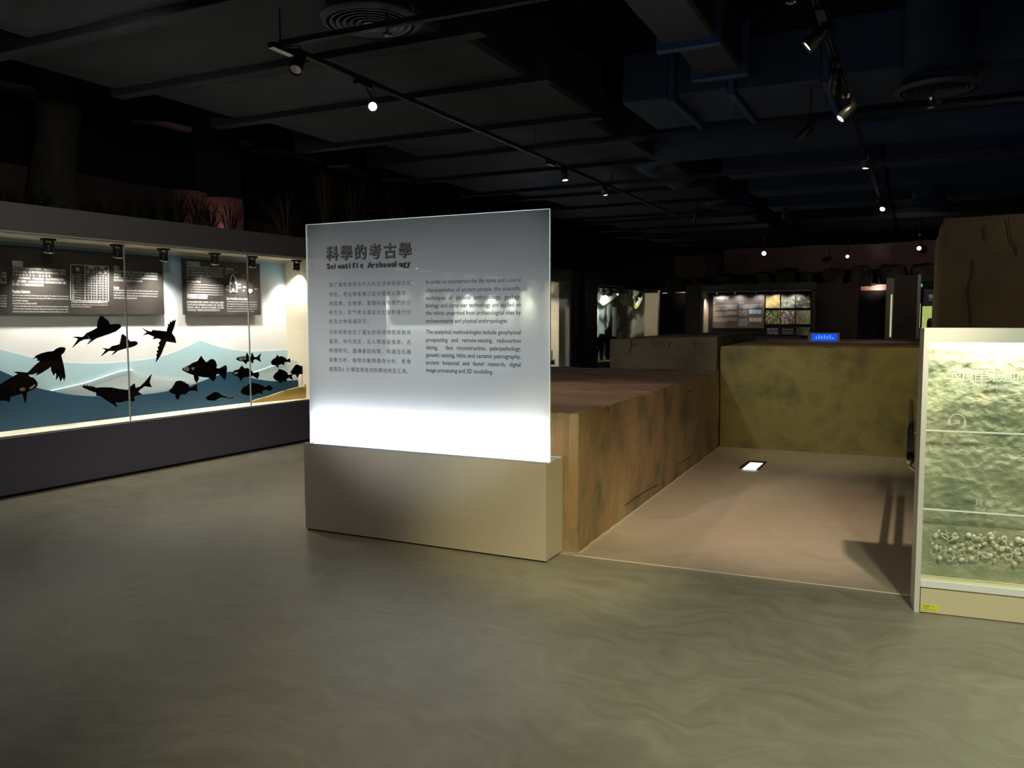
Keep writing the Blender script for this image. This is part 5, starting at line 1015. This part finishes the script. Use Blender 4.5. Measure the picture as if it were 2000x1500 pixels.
a = cx(1000, 292, 3.3); b = cx(2000, 205, 3.3); ym = (a.y+b.y)/2; track('thin cross bar behind the large navy duct', Vector((-3.6, ym, 3.3)), Vector((4.6, ym, 3.3)), .012)
a = cx(1240, 357, 3.3); track('thin cross bar far back under the ceiling', Vector((-3.6, a.y, 3.3)), Vector((4.6, a.y, 3.3)), .012)
# track spotlights
def tspot(label, u, v, z, tgt, lit=1, s=1.0, track_z=None):
    c = cx(u, v, z); t = thing('track_spotlight', label, 'spotlight', c, 'track spotlights'); d = (Vector(tgt)-c).normalized()
    back = c-d*.15*s
    bm = bmesh.new(); lathe(bm, c, d, [(0, -.16*s), (.034*s, -.16*s), (.038*s, -.15*s), (.038*s, 0), (.034*s, .0), (.03*s, -.012*s)], 16); br_ = new('barrel', bm, M_lampblack, t, smooth=True)
    bm = bmesh.new(); lathe(bm, c, d, [(.031*s, -.010*s), (0.001, -.008*s)], 16); new('lens', bm, M_lens if lit == 1 else (M_lens2 if lit == 2 else M_chrome), br_)
    on = min(abs(back.x-T1a.x), abs(back.x-T2a.x)) < .22 and back.y < 15; track_z = 3.3 if on else 4.7
    tx = (T1a.x if abs(back.x-T1a.x) < abs(back.x-T2a.x) else -.53) if on else back.x
    top = Vector((tx, back.y, track_z)); bm = bmesh.new(); tube(bm, [back+d*.05*s, Vector((back.x, back.y, min(back.z+.06, track_z))), top], .007*s, 6); new('stem', bm, M_lampblack, t)
    bm = bmesh.new(); boxf(bm, Vector((tx, back.y, 3.305)), EX, EY, EZ, (-.025, -.09*s, -.035), (.025, .09*s, 0)); new('adapter', bm, M_lampblack, t)
tspot('dark unlit spotlight hanging at the front of the left track', 577, 138, 3.10, (-3.1, 3.2, 2), 0, 1.1)
tspot('brightest spotlight on the left track, facing the camera', 728, 208, 3.08, (0, 0, 1.75), 1, .95)
tspot('spotlight pointing left at the top of the right track', 1575, 92, 3.10, (-3.2, 4.6, .9), 1, 1.1)
tspot('spotlight pointing down on the right track, second from the top', 1631, 186, 3.08, (-.5, 7.0, 0), 0, 1.1)
tspot('spotlight pointing left on the right track, third from the top', 1640, 233, 3.12, (-2.5, 6, .9), 1, 1.05)
tspot('spotlight pointing down on the right track, fourth from the top', 1690, 330, 3.08, (-.8, 9, 0), 1, 1.1)
tspot('spotlight at the far end of the right track', 1723, 409, 3.12, (-1.6, 9, 0), 1, 1.1)
tspot('faint spotlight behind the cross bar', 1556, 274, 3.15, (-3.2, 8, 1.2), 2, 1.0)
tspot('lit spotlight on the left track above the glass panel edge', 1104, 353, 3.08, (-3.0, 8, 0), 1, 1.0)
tspot('faint spotlight right of the left track end', 1183, 382, 3.15, (-3.0, 10, 0), 2, 1.0)
tspot('small lit spotlight pointing down far back', 1357, 435, 3.1, (-4.3, 15.5, 0), 1, 1.1)
tspot('small dim spotlight right of the far diffuser', 1532, 428, 3.1, (-2.6, 15.5, 0), 2, 1.1)
tspot('far spotlight glowing over the plant showcase', 1492, 495, 2.95, (-1.5, 6, 1.5), 1, 1.4)
tspot('far spotlight glowing left of the earth pillar', 1795, 485, 3.0, (0, 6, 1.5), 1, 1.3)
tspot('far faint spotlight between the two glowing ones', 1655, 501, 2.95, (-1.5, 8, 1.2), 2, 1.2)
# sprinklers
for (u, v, lb) in ((1818, 208, 'chrome sprinkler head under the right diffuser'), (1545, 2, 'chrome sprinkler cup at the top photo edge'), (756, 66, 'small sprinkler head in front of the left diffuser')):
    c = cx(u, v, 3.28); t = thing('sprinkler', lb, 'sprinkler', c, 'sprinkler heads'); bm = bmesh.new(); lathe(bm, c, EZ, [(.028, -.01), (.030, 0), (.008, .012), (.010, .05), (.02, .07), (.02, .09)], 12); new('head', bm, M_chrome, t, smooth=True)
    bm = bmesh.new(); tube(bm, [c+EZ*.08, c+EZ*1.3], .010, 6); new('pipe', bm, M_track, t)
# pale panels glimpsed over the left bulkhead, and the dark bulkhead itself
for k, Q in enumerate(([(0, 165), (97, 185), (97, 203), (0, 183)], [(140, 262), (165, 253), (270, 277), (255, 285)], [(170, 247), (190, 237), (330, 245), (430, 268), (390, 275), (300, 275)], [(395, 280), (450, 275), (495, 286), (455, 294)], [(490, 300), (540, 296), (632, 321), (600, 328)], [(640, 328), (680, 327), (725, 345), (700, 350)], [(745, 355), (790, 352), (810, 362), (780, 371)])):
    t = plate('ceiling_panel', [atz(u, v, 4.2) for u, v in Q], EZ, .05, M_lilac); tag(t, 'pale lilac ceiling panel seen over the planting, %s from the left' % ['first', 'second', 'third', 'fourth', 'fifth', 'sixth', 'seventh'][k], 'ceiling panel', 'lilac ceiling panels')
t = thing('bulkhead_column', 'dark blue-grey column rising behind the planting', 'column', vp(vs(450, 380, 2.1), 2.1, 0)); box('shaft', (vs(420, 350, 1.9), 1.98, 0), (vs(478, 350, 1.9), 2.3, 4.7), mat('blue_grey_column', (.03, .03, .045), .7), t, fr=VF)
